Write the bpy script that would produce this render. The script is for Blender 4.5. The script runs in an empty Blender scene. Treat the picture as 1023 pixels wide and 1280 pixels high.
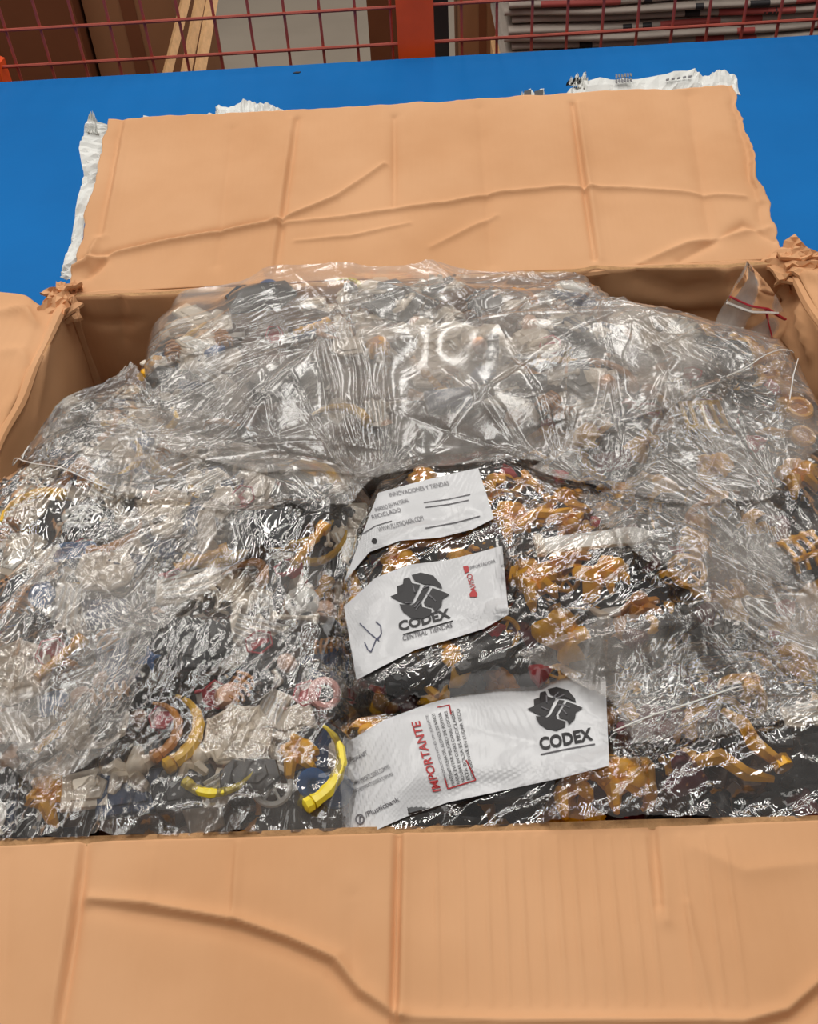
import bpy, bmesh, math, random
import numpy as np
from mathutils import Vector, Matrix
random.seed(7); rng = np.random.default_rng(7)
S = bpy.context.scene; COL = S.collection
PI = math.pi
# ------------------------------------------------------------------ camera
H = 0.32                       # height of the box rim above the table
BW, BD = 0.60, 0.502           # box opening
FPX = 1228.66; PITCH = 0.753955; ROLL = -0.0752650; YAW = -0.0503797
CAM = Vector((0.01113, -0.22721, H + 0.42))
Fv = Vector((math.sin(YAW)*math.cos(PITCH), math.cos(YAW)*math.cos(PITCH), -math.sin(PITCH)))
R0 = Vector((math.cos(YAW), -math.sin(YAW), 0)); U0 = R0.cross(Fv)
Rv = R0*math.cos(ROLL) + U0*math.sin(ROLL); Uv = -R0*math.sin(ROLL) + U0*math.cos(ROLL)
cd = bpy.data.cameras.new('camera'); cam = bpy.data.objects.new('camera', cd); COL.objects.link(cam)
m = Matrix((Rv, Uv, -Fv)).transposed().to_4x4(); m.translation = CAM; cam.matrix_world = m
cd.sensor_fit = 'VERTICAL'; cd.sensor_height = 24; cd.lens = 24*FPX/1280; cd.clip_start = .01; cd.clip_end = 100
S.camera = cam
# ------------------------------------------------------------------ light and exposure
S.view_settings.view_transform = 'Standard'; S.view_settings.look = 'None'
S.view_settings.exposure = 0.0; S.view_settings.gamma = 1; S.view_settings.use_curve_mapping = False
S.cycles.transparent_max_bounces = 24; S.cycles.max_bounces = 10
w = bpy.data.worlds.new('hall_air'); S.world = w; w.use_nodes = True
w.node_tree.nodes['Background'].inputs[0].default_value = (1.0, .96, .92, 1)
w.node_tree.nodes['Background'].inputs[1].default_value = 0.16
def ceiling_lamp(name, loc, sx, sy, power, col=(1, .97, .92)):
    l = bpy.data.lights.new(name, 'AREA'); l.shape = 'RECTANGLE'; l.size = sx; l.size_y = sy; l.energy = power; l.color = col
    o = bpy.data.objects.new(name, l); COL.objects.link(o); o.location = loc
    return o
# long strip lamps under the roof of the hall, running away from the viewer
for y in (1.2, 4.4):
    for x in (-2.9, -1.75, -.78, .15, .98, 2.1): ceiling_lamp('strip_lamp', (x, y, 3.2), .2, 2.6, 18.5)
ceiling_lamp('skylight', (-1.2, -1.6, 3.6), 1.6, 1.6, 8)

def at(px, py, z):
    """point of the plane at height z seen at a pixel (used to read the layout off the photograph)"""
    d = Fv + Rv*((px-511.5)/FPX) - Uv*((py-640)/FPX)
    return CAM + d*((z-CAM.z)/d.z)
def aty(px, py, y):
    d = Fv + Rv*((px-511.5)/FPX) - Uv*((py-640)/FPX)
    return CAM + d*((y-CAM.y)/d.y)
def at_plane(px, py, p0, n):
    d = Fv + Rv*((px-511.5)/FPX) - Uv*((py-640)/FPX)
    return CAM + d*((p0-CAM).dot(n)/d.dot(n))

# ------------------------------------------------------------------ materials
def srgb(c):
    return tuple(((v/255)/12.92 if v/255 <= .04045 else ((v/255+.055)/1.055)**2.4) for v in c) + (1,)
def mat(name, c, rough=.5, spec=.5, noise=0, nscale=20, bump=0, bscale=200, coat=0, metal=0, c2=None, sss=0, stretch=None):
    m = bpy.data.materials.new(name); m.use_nodes = True; nt = m.node_tree; b = nt.nodes['Principled BSDF']
    b.inputs['Base Color'].default_value = srgb(c); b.inputs['Roughness'].default_value = rough
    b.inputs['Specular IOR Level'].default_value = spec; b.inputs['Coat Weight'].default_value = coat
    b.inputs['Metallic'].default_value = metal
    tc = nt.nodes.new('ShaderNodeTexCoord'); mp = nt.nodes.new('ShaderNodeMapping'); nt.links.new(tc.outputs['Object'], mp.inputs[0])
    if stretch: mp.inputs['Scale'].default_value = stretch
    if noise or c2:
        n = nt.nodes.new('ShaderNodeTexNoise'); n.inputs['Scale'].default_value = nscale; n.inputs['Detail'].default_value = 5
        nt.links.new(mp.outputs[0], n.inputs['Vector'])
        r = nt.nodes.new('ShaderNodeValToRGB'); nt.links.new(n.outputs[0], r.inputs[0]); nt.links.new(r.outputs[0], b.inputs['Base Color'])
        a = srgb(c); k = 1-noise
        e = srgb(c2) if c2 else (a[0]*k, a[1]*k, a[2]*k, 1)
        r.color_ramp.elements[0].color = e; r.color_ramp.elements[0].position = .3
        r.color_ramp.elements[1].color = a; r.color_ramp.elements[1].position = .62
    if bump:
        n = nt.nodes.new('ShaderNodeTexNoise'); n.inputs['Scale'].default_value = bscale; n.inputs['Detail'].default_value = 4
        nt.links.new(mp.outputs[0], n.inputs['Vector'])
        bp = nt.nodes.new('ShaderNodeBump'); bp.inputs['Strength'].default_value = bump; bp.inputs['Distance'].default_value = .002
        nt.links.new(n.outputs[0], bp.inputs['Height']); nt.links.new(bp.outputs[0], b.inputs['Normal'])
    return m
def cardboard(name, c, c2, flute_axis):
    m = mat(name, c, .78, .25, noise=.1, nscale=9, c2=c2); nt = m.node_tree; b = nt.nodes['Principled BSDF']
    tc = nt.nodes.new('ShaderNodeTexCoord')
    wv = nt.nodes.new('ShaderNodeTexWave'); wv.bands_direction = flute_axis; wv.inputs['Scale'].default_value = 55
    wv.inputs['Distortion'].default_value = .6; wv.inputs['Detail'].default_value = 1
    n = nt.nodes.new('ShaderNodeTexNoise'); n.inputs['Scale'].default_value = 260; n.inputs['Detail'].default_value = 4
    ad = nt.nodes.new('ShaderNodeMath'); ad.operation = 'MULTIPLY_ADD'; ad.inputs[1].default_value = .5
    nt.links.new(tc.outputs['Object'], wv.inputs['Vector']); nt.links.new(tc.outputs['Object'], n.inputs['Vector'])
    nt.links.new(n.outputs[0], ad.inputs[0]); nt.links.new(wv.outputs['Fac'], ad.inputs[2])
    bp = nt.nodes.new('ShaderNodeBump'); bp.inputs['Strength'].default_value = .10; bp.inputs['Distance'].default_value = .0006
    nt.links.new(ad.outputs[0], bp.inputs['Height']); nt.links.new(bp.outputs[0], b.inputs['Normal'])
    return m
M = {}
M['card'] = cardboard('kraft_cardboard', (222, 170, 126), (211, 157, 112), 'X')
M['card_edge'] = mat('torn_cardboard', (196, 152, 108), .9, .1, noise=.3, nscale=120, bump=.6, bscale=500)
M['paper'] = mat('white_paper', (226, 226, 222), .6, .3, noise=.12, nscale=60, bump=.4, bscale=150)
M['ink'] = mat('black_ink', (44, 42, 44), .5, .4)
M['redink'] = mat('red_ink', (178, 52, 54), .5, .4)
M['greyink'] = mat('grey_ink', (110, 108, 112), .5, .4)
M['pen'] = mat('pen_ink', (90, 92, 112), .5, .4)
M['blue_table'] = mat('blue_painted_board', (2, 107, 180), .55, .10, noise=.1, nscale=3, bump=.05, bscale=80, c2=(2, 100, 170))
M['orange_steel'] = mat('orange_red_steel', (255, 90, 32), .45, .4, noise=.15, nscale=14)
M['wire'] = mat('red_lacquered_wire', (186, 80, 62), .4, .5, noise=.15, nscale=40)
M['concrete'] = mat('concrete_floor', (142, 130, 116), .7, .3, noise=.15, nscale=2)
M['card_dark'] = mat('brown_carton', (122, 72, 46), .8, .2, noise=.15, nscale=5)
M['card_mid'] = mat('tan_carton', (150, 104, 72), .8, .2, noise=.12, nscale=5)
M['wood'] = mat('bare_wood', (226, 178, 126), .6, .3, noise=.2, nscale=8, stretch=(12, 12, 1))
M['sack'] = mat('woven_white_sack', (182, 170, 158), .6, .4, noise=.12, nscale=14, bump=.4, bscale=60)
M['sackred'] = mat('sack_red_print', (176, 84, 78), .6, .3)
M['white'] = mat('cream_white_plastic', (238, 226, 208), .32, .5, noise=.08, nscale=40)
M['white2'] = mat('bright_white_plastic', (240, 240, 236), .3, .5)
M['gold'] = mat('gold_yellow_plastic', (255, 186, 2), .3, .6, noise=.22, nscale=60)
M['gold2'] = mat('pale_gold_plastic', (246, 194, 40), .3, .6, noise=.25, nscale=60)
M['amber'] = mat('amber_plastic', (206, 136, 46), .3, .5, noise=.2, nscale=50)
M['yellow'] = mat('bright_yellow_plastic', (240, 216, 50), .25, .6)
M['black'] = mat('charcoal_plastic', (40, 40, 44), .26, .6)
M['black2'] = mat('dark_grey_plastic', (62, 64, 68), .3, .6)
M['navy'] = mat('navy_plastic', (32, 58, 100), .28, .6)
M['blue'] = mat('blue_plastic', (24, 90, 156), .28, .6)
M['red'] = mat('red_plastic', (196, 34, 48), .28, .6)
M['maroon'] = mat('maroon_plastic', (96, 30, 40), .3, .6)
M['brown'] = mat('brown_plastic', (92, 58, 36), .35, .5)
M['flesh'] = mat('peach_plastic', (232, 184, 150), .35, .4)
M['pink'] = mat('pink_plastic', (232, 168, 160), .35, .4)
M['zipred'] = mat('zip_red', (190, 44, 60), .35, .5)
M['gap_shade'] = mat('dark_gap', (70, 60, 52), .8, .2)  # shade between the pieces, put into a flat dark colour

def film(name, haze=.14, haze2=.30, gloss=2.2, rough=.09, nscale=14, bscale=60, bstr=.22, tint=(.97, .96, .95)):
    """clear polythene: see-through, glossy, faintly milky where scuffed and creased"""
    m = bpy.data.materials.new(name); m.use_nodes = True; nt = m.node_tree; nt.nodes.clear(); L = nt.links.new
    N = nt.nodes.new
    out = N('ShaderNodeOutputMaterial'); tr = N('ShaderNodeBsdfTransparent'); tr.inputs[0].default_value = tint + (1,)
    gl = N('ShaderNodeBsdfGlossy'); gl.inputs['Roughness'].default_value = rough; gl.inputs[0].default_value = (1, 1, 1, 1)
    df = N('ShaderNodeBsdfDiffuse'); df.inputs[0].default_value = (.80, .745, .69, 1)
    tl = N('ShaderNodeBsdfTranslucent'); tl.inputs[0].default_value = (.80, .745, .69, 1)
    tc = N('ShaderNodeTexCoord'); n = N('ShaderNodeTexNoise'); n.inputs['Scale'].default_value = nscale; n.inputs['Detail'].default_value = 7
    n.inputs['Distortion'].default_value = 1.2; L(tc.outputs['Object'], n.inputs['Vector'])
    mr = N('ShaderNodeMapRange'); mr.inputs['From Min'].default_value = .38; mr.inputs['From Max'].default_value = .66
    mr.inputs['To Min'].default_value = haze; mr.inputs['To Max'].default_value = haze2; L(n.outputs[0], mr.inputs['Value'])
    n2 = N('ShaderNodeTexNoise'); n2.inputs['Scale'].default_value = bscale; n2.inputs['Detail'].default_value = 3
    n2.inputs['Distortion'].default_value = 2.0; L(tc.outputs['Object'], n2.inputs['Vector'])
    bp = N('ShaderNodeBump'); bp.inputs['Strength'].default_value = bstr; bp.inputs['Distance'].default_value = .0022
    L(n2.outputs[0], bp.inputs['Height']); L(bp.outputs[0], gl.inputs['Normal'])
    fr = N('ShaderNodeFresnel'); fr.inputs[0].default_value = 1.5; L(bp.outputs[0], fr.inputs['Normal'])
    mu = N('ShaderNodeMath'); mu.operation = 'MULTIPLY'; mu.inputs[1].default_value = gloss; mu.use_clamp = True; L(fr.outputs[0], mu.inputs[0])
    m0 = N('ShaderNodeMixShader'); m0.inputs[0].default_value = .35; L(df.outputs[0], m0.inputs[1]); L(tl.outputs[0], m0.inputs[2])
    m1 = N('ShaderNodeMixShader'); L(mr.outputs[0], m1.inputs[0]); L(tr.outputs[0], m1.inputs[1]); L(m0.outputs[0], m1.inputs[2])
    m2 = N('ShaderNodeMixShader'); L(mu.outputs[0], m2.inputs[0]); L(m1.outputs[0], m2.inputs[1]); L(gl.outputs[0], m2.inputs[2])
    L(m2.outputs[0], out.inputs[0])
    return m
M['film_A'] = film('milky_film', .13, .38, gloss=1.5, rough=.15, bstr=.12)
M['film_B'] = film('clear_film_left', .02, .17, gloss=3.3, rough=.08, bstr=.09)
M['film_C'] = film('clear_film_mid', .01, .12, gloss=3.4, rough=.08, bstr=.12)
M['film_D'] = film('clear_film_front', .01, .10, gloss=3.8, rough=.07, bstr=.12)
M['film_E'] = film('clear_film_right', .05, .22, gloss=2.2, rough=.10)
M['sheet'] = film('loose_film', .08, .32, bstr=.10, gloss=1.5, rough=.14)
M['zip'] = film('zip_film', .34, .48, nscale=50, gloss=1.2, bstr=.05, rough=.2)
M['seam'] = mat('heat_seal_and_glare', (236, 232, 226), .25, .6)  # white of the sealed edges, and of one painted glare line
def print_film():
    m = mat('white_printed_film', (206, 206, 208), .22, .6, noise=.05, nscale=40, bump=.12, bscale=70); return m
M['band'] = print_film()

# ------------------------------------------------------------------ helpers
def tag(o, label=None, cat=None, group=None, kind=None):
    if label: o['label'] = label
    if cat: o['category'] = cat
    if group: o['group'] = group
    if kind: o['kind'] = kind
    return o
def empty(name, loc=(0, 0, 0), label=None, cat=None, group=None):
    o = bpy.data.objects.new(name, None); COL.objects.link(o); o.location = loc; o.empty_display_size = .02
    return tag(o, label, cat, group)
def link(name, me, parent=None, m=None):
    o = bpy.data.objects.new(name, me); COL.objects.link(o)
    if m is not None:
        me.materials.clear(); me.materials.append(M[m] if isinstance(m, str) else m)
    if parent is not None: o.parent = parent
    return o
def me_from(name, V, F, smooth=False):
    me = bpy.data.meshes.new(name); me.from_pydata([tuple(v) for v in V], [], [tuple(f) for f in F]); me.update()
    if smooth: me.shade_smooth()
    return me
class G:
    """gathers simple solids into one mesh"""
    def __init__(s): s.V = []; s.F = []
    def add(s, V, F):
        k = len(s.V); s.V += [tuple(v) for v in V]; s.F += [tuple(i+k for i in f) for f in F]; return s
    def box(s, c, d, rz=0, tap=1.0, bev=.15):
        x, y, z = d[0]/2, d[1]/2, d[2]/2; b = min(x, y, z)*bev*2
        V = []; ca, sa = math.cos(rz), math.sin(rz)
        for zz, t, k in ((-z, 1, b), (-z+b, 1, 0), (z-b, tap, 0), (z, tap, b)):
            for sx, sy in ((-1, -1), (1, -1), (1, 1), (-1, 1)):
                X, Y = sx*(x*t-k), sy*(y*t-k); V.append((c[0]+X*ca-Y*sa, c[1]+X*sa+Y*ca, c[2]+zz))
        F = [(3, 2, 1, 0), (12, 13, 14, 15)]
        for l in range(3):
            for i in range(4):
                j = (i+1) % 4; F.append((l*4+i, l*4+j, l*4+4+j, l*4+4+i))
        return s.add(V, F)
    def lathe(s, prof, n=12, c=(0, 0, 0), axis='z', cap=True, sx=1, sy=1):
        V = []; F = []
        for r, z in prof:
            for i in range(n):
                a = 2*PI*i/n; p = (r*math.cos(a)*sx, r*math.sin(a)*sy, z)
                if axis == 'x': p = (p[2], p[0], p[1])
                if axis == 'y': p = (p[0], p[2], p[1])
                V.append((p[0]+c[0], p[1]+c[1], p[2]+c[2]))
        for l in range(len(prof)-1):
            for i in range(n):
                j = (i+1) % n; F.append((l*n+i, l*n+j, l*n+n+j, l*n+n+i))
        if cap: F.append(tuple(range(n-1, -1, -1))); F.append(tuple((len(prof)-1)*n+i for i in range(n)))
        return s.add(V, F)
    def tube(s, pts, rad, n=6, flat=1.0, cap=True, closed=False):
        pts = [Vector(p) for p in pts]; N = len(pts); V = []; F = []
        if not hasattr(rad, '__len__'): rad = [rad]*N
        up = Vector((0, 0, 1))
        for i in range(N):
            if closed: t = pts[(i+1) % N]-pts[i-1]
            else: t = pts[min(i+1, N-1)]-pts[max(i-1, 0)]
            t.normalize(); a = t.cross(up)
            if a.length < .05: a = t.cross(Vector((1, 0, 0)))
            a.normalize(); b = a.cross(t)
            for k in range(n):
                q = 2*PI*k/n; V.append(pts[i]+a*math.cos(q)*rad[i]+b*math.sin(q)*rad[i]*flat)
        for i in range(N if closed else N-1):
            i2 = (i+1) % N
            for k in range(n):
                j = (k+1) % n; F.append((i*n+k, i*n+j, i2*n+j, i2*n+k))
        if cap and not closed: F.append(tuple(range(n-1, -1, -1))); F.append(tuple((N-1)*n+k for k in range(n)))
        return s.add(V, F)
    def slab(s, poly, z0, z1, bev=0.0006):
        n = len(poly); P = [Vector((p[0], p[1])) for p in poly]; c = sum(P, Vector((0, 0)))/n
        def ins(d): return [p+(c-p).normalized()*d for p in P]
        V = []; 
        for z, d in ((z0, bev), (z0+bev, 0), (z1-bev, 0), (z1, bev)): V += [(p.x, p.y, z) for p in ins(d)]
        F = [tuple(range(n-1, -1, -1)), tuple(3*n+i for i in range(n))]
        for l in range(3):
            for i in range(n):
                j = (i+1) % n; F.append((l*n+i, l*n+j, l*n+n+j, l*n+n+i))
        return s.add(V, F)
    def ball(s, c, r, n=10, m=6, sz=1.0):
        prof = [(r*math.sin(PI*(k+.25)/(m+.5-.0)), -r*sz*math.cos(PI*(k+.25)/(m+.5))) for k in range(m+1)]
        return s.lathe(prof, n, c)
    def me(s, name, smooth=False):
        me = bpy.data.meshes.new(name); me.from_pydata(s.V, [], s.F); me.update()
        if smooth:
            me.shade_smooth()
            try: me.set_sharp_from_angle(angle=math.radians(40))
            except Exception: pass
        return me
def obj(name, g, m, parent=None, smooth=True):
    return link(name, g.me(name, smooth), parent, m)

# ------------------------------------------------------------------ noise on arrays
def vnoise(X, Y, seed):
    r = np.random.default_rng(seed); T = r.random((256, 256))*2-1
    xi = np.floor(X).astype(int); yi = np.floor(Y).astype(int); fx = X-xi; fy = Y-yi
    fx = fx*fx*(3-2*fx); fy = fy*fy*(3-2*fy)
    a = T[xi & 255, yi & 255]; b = T[(xi+1) & 255, yi & 255]; c = T[xi & 255, (yi+1) & 255]; d = T[(xi+1) & 255, (yi+1) & 255]
    return (a*(1-fx)+b*fx)*(1-fy)+(c*(1-fx)+d*fx)*fy
def fbm(X, Y, seed, oct=4):
    z = 0; a = 1; t = 0
    for k in range(oct): z = z+a*vnoise(X*2**k, Y*2**k, seed+k); t += a; a *= .5
    return z/t
def blur(A, r):
    if r < 1: return A
    k = 2*r+1
    for ax in (0, 1):
        for _ in range(2):
            P = np.pad(A, [(r+1, r) if a == ax else (0, 0) for a in (0, 1)], mode='edge'); C = np.cumsum(P, axis=ax)
            if ax == 0: A = (C[k:, :]-C[:-k, :])/k
            else: A = (C[:, k:]-C[:, :-k])/k
    return A
def dilate(A, r):
    B = A.copy()
    for ax in (0, 1):
        P = np.pad(B, [(r, r) if a == ax else (0, 0) for a in (0, 1)], mode='edge'); O = B.copy(); n = B.shape[ax]
        for k in range(2*r+1):
            sl = P[k:k+n, :] if ax == 0 else P[:, k:k+n]
            O = np.maximum(O, sl)
        B = O
    return B
def erode(A, r): return -dilate(-A, r)
def poly_sd(X, Y, P):
    """signed distance, positive inside"""
    P = [(p[0], p[1]) for p in P]; n = len(P); d = np.full(X.shape, 1e9); ins = np.zeros(X.shape, bool)
    for i in range(n):
        x0, y0 = P[i]; x1, y1 = P[(i+1) % n]; dx, dy = x1-x0, y1-y0; L = dx*dx+dy*dy+1e-12
        t = np.clip(((X-x0)*dx+(Y-y0)*dy)/L, 0, 1); d = np.minimum(d, np.hypot(X-x0-t*dx, Y-y0-t*dy))
        c = ((y0 > Y) != (y1 > Y)) & (X < (x1-x0)*(Y-y0)/((y1-y0) if y1 != y0 else 1e-12)+x0); ins ^= c
    return np.where(ins, d, -d)

# ------------------------------------------------------------------ the hall
g = G(); g.box((0, 3, -.80), (14, 14, .10), bev=.01); tag(obj('floor', g, 'concrete', smooth=False), kind='structure')
TY = 2.03
t = empty('work_table', (0, .7, 0), 'long blue topped work table under the open carton', 'table')
g = G(); g.box((0, -.02, -.02), (4.4, 2*(TY-.72), .04), bev=.1); obj('tabletop', g, 'blue_table', t, False)
for sx in (-1, 1):
    for sy in (-1, 1):
        g = G(); g.box((sx*2.05, -.02+sy*1.2, -.395), (.06, .06, .71)); obj('leg', g, 'orange_steel', t)
tag(obj('paint_chip', G().slab([(-.008, -.003), (.006, -.005), (.009, .002), (-.002, .004)], 0, .0016), 'ink'), 'small black chip lying on the blue tabletop near the mesh fence', 'chip').location = at(371, 91, 0)
# wire mesh fence right behind the table
f = empty('mesh_fence', (0, TY+.02, 0), 'red wire mesh fence with an orange steel post behind the table', 'fence')
def fz(px, py): return aty(px, py, TY+.02)
pA = fz(497, 40); pB = fz(543, 40); pc = (pA.x+pB.x)/2; pw = pB.x-pA.x
g = G(); g.box((pc, .0, .0), (pw, .05, 1.56)); obj('post', g, 'orange_steel', f)
p5 = fz(4, 85).x; g = G(); g.box((p5-pw/2, .0, -.36), (pw, .05, .78)); obj('post', g, 'orange_steel', f)
cell = (fz(445, 22).x-fz(60, 22).x)/(385/44.3)
xb = fz(445, 30).x
for k in range(-16, 18):
    x = xb+k*cell
    if abs(x) < 1.25 and abs(x-pc) > pw/2:
        g = G(); g.tube([(x, .004, -.3), (x, .004, .75)], .0034, 6); obj('wire', g, 'wire', f)
z1 = fz(300, 66).z; z0 = fz(300, 20).z
for k in range(-4, 14):
    z = z1+k*(z0-z1)
    if z < .75:
        g = G(); g.tube([(-1.3, -.002, z), (1.3, -.002, z)], .0036, 6); obj('wire', g, 'wire', f)
# cartons, slats and sacks beyond the fence
def carton(px0, px1, y, top, m, label, rz=0, flapc='card_mid'):
    a = aty(px0, 40, y); b = aty(px1, 40, y); wd = b.x-a.x; e = empty('carton', ((a.x+b.x)/2, y+.3, -.75), label, 'box', 'cartons beyond the fence')
    e.rotation_euler.z = rz
    hgt = top+.75
    g = G(); g.box((0, 0, hgt/2), (wd, .6, hgt), bev=.01); obj('body', g, m, e, False)
    g = G(); g.box((0, -.302, hgt/2), (wd*.16, .002, hgt-.02), bev=.1); obj('packing_tape', g, flapc, e, False)
    return e
carton(-160, 100, 2.75, .35, 'card_dark', 'dark brown carton standing behind the fence at the far left')
carton(112, 222, 2.8, .30, 'card_mid', 'tan carton behind the fence between dark carton and wooden slats', 0, 'card_dark')
carton(575, 632, 3.1, .25, 'card_mid', 'narrow tan carton behind the fence beside the white sacks', 0, 'card_dark')
def slat(p0, p1, y0, y1, label):
    a = aty(p0[0], p0[1], y0); b = aty(p1[0], p1[1], y1); d = (b-a).normalized(); a = a-d*.5
    t_ = (-.75-b.z)/d.z if d.z < 0 else .4; b = b+d*min(t_, 1.2)
    g = G(); g.tube([a, b], .017, 4, flat=.6); tag(obj('wooden_slat', g, 'wood', smooth=False), label, 'slat', 'wooden slats leaning beyond the fence')
slat((232, 0), (210, 88), 2.72, 2.60, 'thin wooden slat leaning behind the fence next to the tan carton')
slat((250, 0), (233, 88), 2.60, 2.48, 'bright wooden slat leaning behind the fence, middle of three')
slat((262, 20), (255, 60), 2.48, 2.42, 'dull wooden slat behind the fence, nearest the bare floor')
g = G(); a = aty(483, 5, 3.6); g.box((a.x, 3.6, -.45), (.13, .2, .62)); tag(obj('crate', g, 'card_dark'), 'brown crate on the concrete floor left of the orange post', 'crate')
g = G(); a = aty(549, 6, 3.4); g.box((a.x, 3.4, -.42), (.06, .08, .7)); tag(obj('rubber_block', g, 'black'), 'black block behind the fence right of the orange post', 'block')
# stacked white woven sacks
SX0 = aty(628, 40, 2.5).x; 
zs = [aty(820, 78-11*k, 2.45).z for k in range(14)]
sack_root = []
for k in range(12):
    z = zs[k]; h_ = zs[k+1]-zs[k]; e = empty('folded_sack', (SX0+.85+.01*(k % 3), 2.72, z), 
        'white printed sack, %s in the pile beyond the fence' % ['lowest seen', 'second seen', 'third seen', 'fourth seen', 'fifth seen', 'sixth seen', 'seventh seen', 'eighth seen'][k] if k < 8 else 'white printed sack high in the pile beyond the fence', 'sack', 'folded white sacks beyond the fence')
    xs_ = np.linspace(-.85, .85, 60); prof = []
    V = []; F = []; nr = 9
    for i, x in enumerate(xs_):
        sag = .004*math.sin(x*5)+.002*math.sin(x*13)
        for j in range(nr):
            a_ = -PI/2+PI*j/(nr-1)
            V.append((x, -.27-.018*math.cos(a_)+.012*math.sin(x*4+k*2.1), h_*.5+h_*.44*math.sin(a_)+sag))
    for i in range(59):
        for j in range(nr-1): F.append((i*nr+j, (i+1)*nr+j, (i+1)*nr+j+1, i*nr+j+1))
    kk = len(V)
    V += [(x, .27, v) for x in xs_ for v in (0.002, h_*.95)]
    for i in range(59):
        F.append((i*nr+nr-1, (i+1)*nr+nr-1, kk+2*i+3, kk+2*i+1)); F.append((kk+2*i, kk+2*i+1, kk+2*i+3, kk+2*i+2))
        F.append((i*nr, kk+2*i, kk+2*i+2, (i+1)*nr))
    o = link('sack_cloth', me_from('sack_cloth', V, F, True), e, 'sack')
    r_ = random.Random(k*3+1)
    marks = [(r_.uniform(-.8, .5), r_.uniform(.05, .2), 'sackred') for _ in range(2)]+[(r_.uniform(-.75, .55), r_.uniform(.015, .05), 'ink') for _ in range(2)]
    marks += [(-.29+.01*k, .045, 'sackred')] if k < 6 else []
    for x0, wd, mm in marks:
        n_ = max(3, int(wd/.02)); V = []; F = []
        for i in range(n_+1):
            x = x0+wd*i/n_; sag = .004*math.sin(x*5)+.002*math.sin(x*13)
            for j in range(5):
                a_ = -.9+1.9*j/4; V.append((x, -.2715-.018*math.cos(a_)+.012*math.sin(x*4+k*2.1), h_*.5+h_*.46*math.sin(a_)+sag))
        for i in range(n_):
            for j in range(4): F.append((i*5+j, i*5+5+j, i*5+6+j, i*5+j+1))
        q = link('printed_mark', me_from('printed_mark', V, F, True), o, mm)
tag(obj('pallet', G().box((SX0+.85, 2.72, (zs[0]-.75)/2-.005), (1.7, .54, zs[0]+.75-.012)), 'wood'), 'wooden stand under the white sacks beyond the fence', 'pallet')

# ------------------------------------------------------------------ the carton
box = empty('cardboard_carton', (0, BD/2, 0), 'large brown corrugated carton, open on the blue table, full of bagged plastic pieces', 'box')
inv = Vector((0, BD/2, 0))
def panel(name, O, U, Vd, su, sv, nu, nv, creases=(), thick=.005, m='card', edgefun=None, bend=None, wav=.0012, seed=1, ext=None):
    """a creased sheet of corrugated board: O corner, U and Vd unit directions; creases as pixel polylines (points, height, width)"""
    N = U.cross(Vd).normalized()
    us = np.linspace(0, su, nu); vs = np.linspace(0, sv, nv); UU, VV = np.meshgrid(us, vs, indexing='ij')
    hgt = fbm(UU*9+seed*7, VV*9+3, seed, 3)*wav*1.5+fbm(UU*40+seed*7, VV*40, seed+9, 2)*wav*.25
    for pts, hh, ww in creases:
        P = []
        for px, py in pts:
            q = at_plane(px, py, O, N)-O; P.append((q.dot(U), q.dot(Vd)))
        d = np.full(UU.shape, 9.); T = np.zeros(UU.shape); nseg = len(P)-1
        for i in range(nseg):
            (x0, y0), (x1, y1) = P[i], P[i+1]; dx, dy = x1-x0, y1-y0; L = dx*dx+dy*dy
            t = np.clip(((UU-x0)*dx+(VV-y0)*dy)/L, 0, 1); dd = np.hypot(UU-x0-t*dx, VV-y0-t*dy)
            T = np.where(dd < d, (i+t)/nseg, T); d = np.minimum(d, dd)
        hgt += 1.9*hh*np.exp(-(d/ww)**1.3)*(.35+.65*np.sin(np.clip(T, .06, .94)*PI)**.5)
    if edgefun is not None: UU, VV = edgefun(UU, VV)
    bz = bend(UU, VV) if bend else 0*UU
    V = []; idx = {}
    for side, off in ((0, 0), (1, -thick)):
        for i in range(nu):
            for j in range(nv):
                p = O+U*UU[i, j]+Vd*VV[i, j]+N*(hgt[i, j]+off)+Vector((0, 0, bz[i, j])); V.append(p-inv)
    F = []; n2 = nu*nv
    for i in range(nu-1):
        for j in range(nv-1):
            a = i*nv+j; F.append((a, a+nv, a+nv+1, a+1)); F.append((n2+a, n2+a+1, n2+a+nv+1, n2+a+nv))
    nf = len(F)
    for i in range(nu-1):
        a = i*nv; F.append((a, n2+a, n2+a+nv, a+nv)); a = i*nv+nv-1; F.append((a, a+nv, n2+a+nv, n2+a))
    for j in range(nv-1):
        a = j; F.append((a, a+1, n2+a+1, n2+a)); a = (nu-1)*nv+j; F.append((a, n2+a, n2+a+1, a+1))
    me = me_from(name, V, F, True); me.materials.append(M[m]); me.materials.append(M['card_edge'])
    for k in range(nf, len(F)): me.polygons[k].material_index = 1; me.polygons[k].use_smooth = False
    return link(name, me, box)
ra = math.radians(15)
Ub = Vector((1, 0, 0)); Vb = Vector((0, math.cos(ra), math.sin(ra))); Ob = Vector((-BW/2, BD+.004, H))
def ragged(UU, VV):
    e = fbm(VV*60, UU*0+3, 5, 3)*.0035; k = np.clip(1-UU/.02, 0, 1); k2 = np.clip(1-(BW-UU)/.02, 0, 1)
    t = np.clip((VV-.2)/.03, 0, 1)
    return UU+e*k+e*k2*1.3, VV+t*fbm(UU*50, VV*0, 8, 3)*.0025
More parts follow.
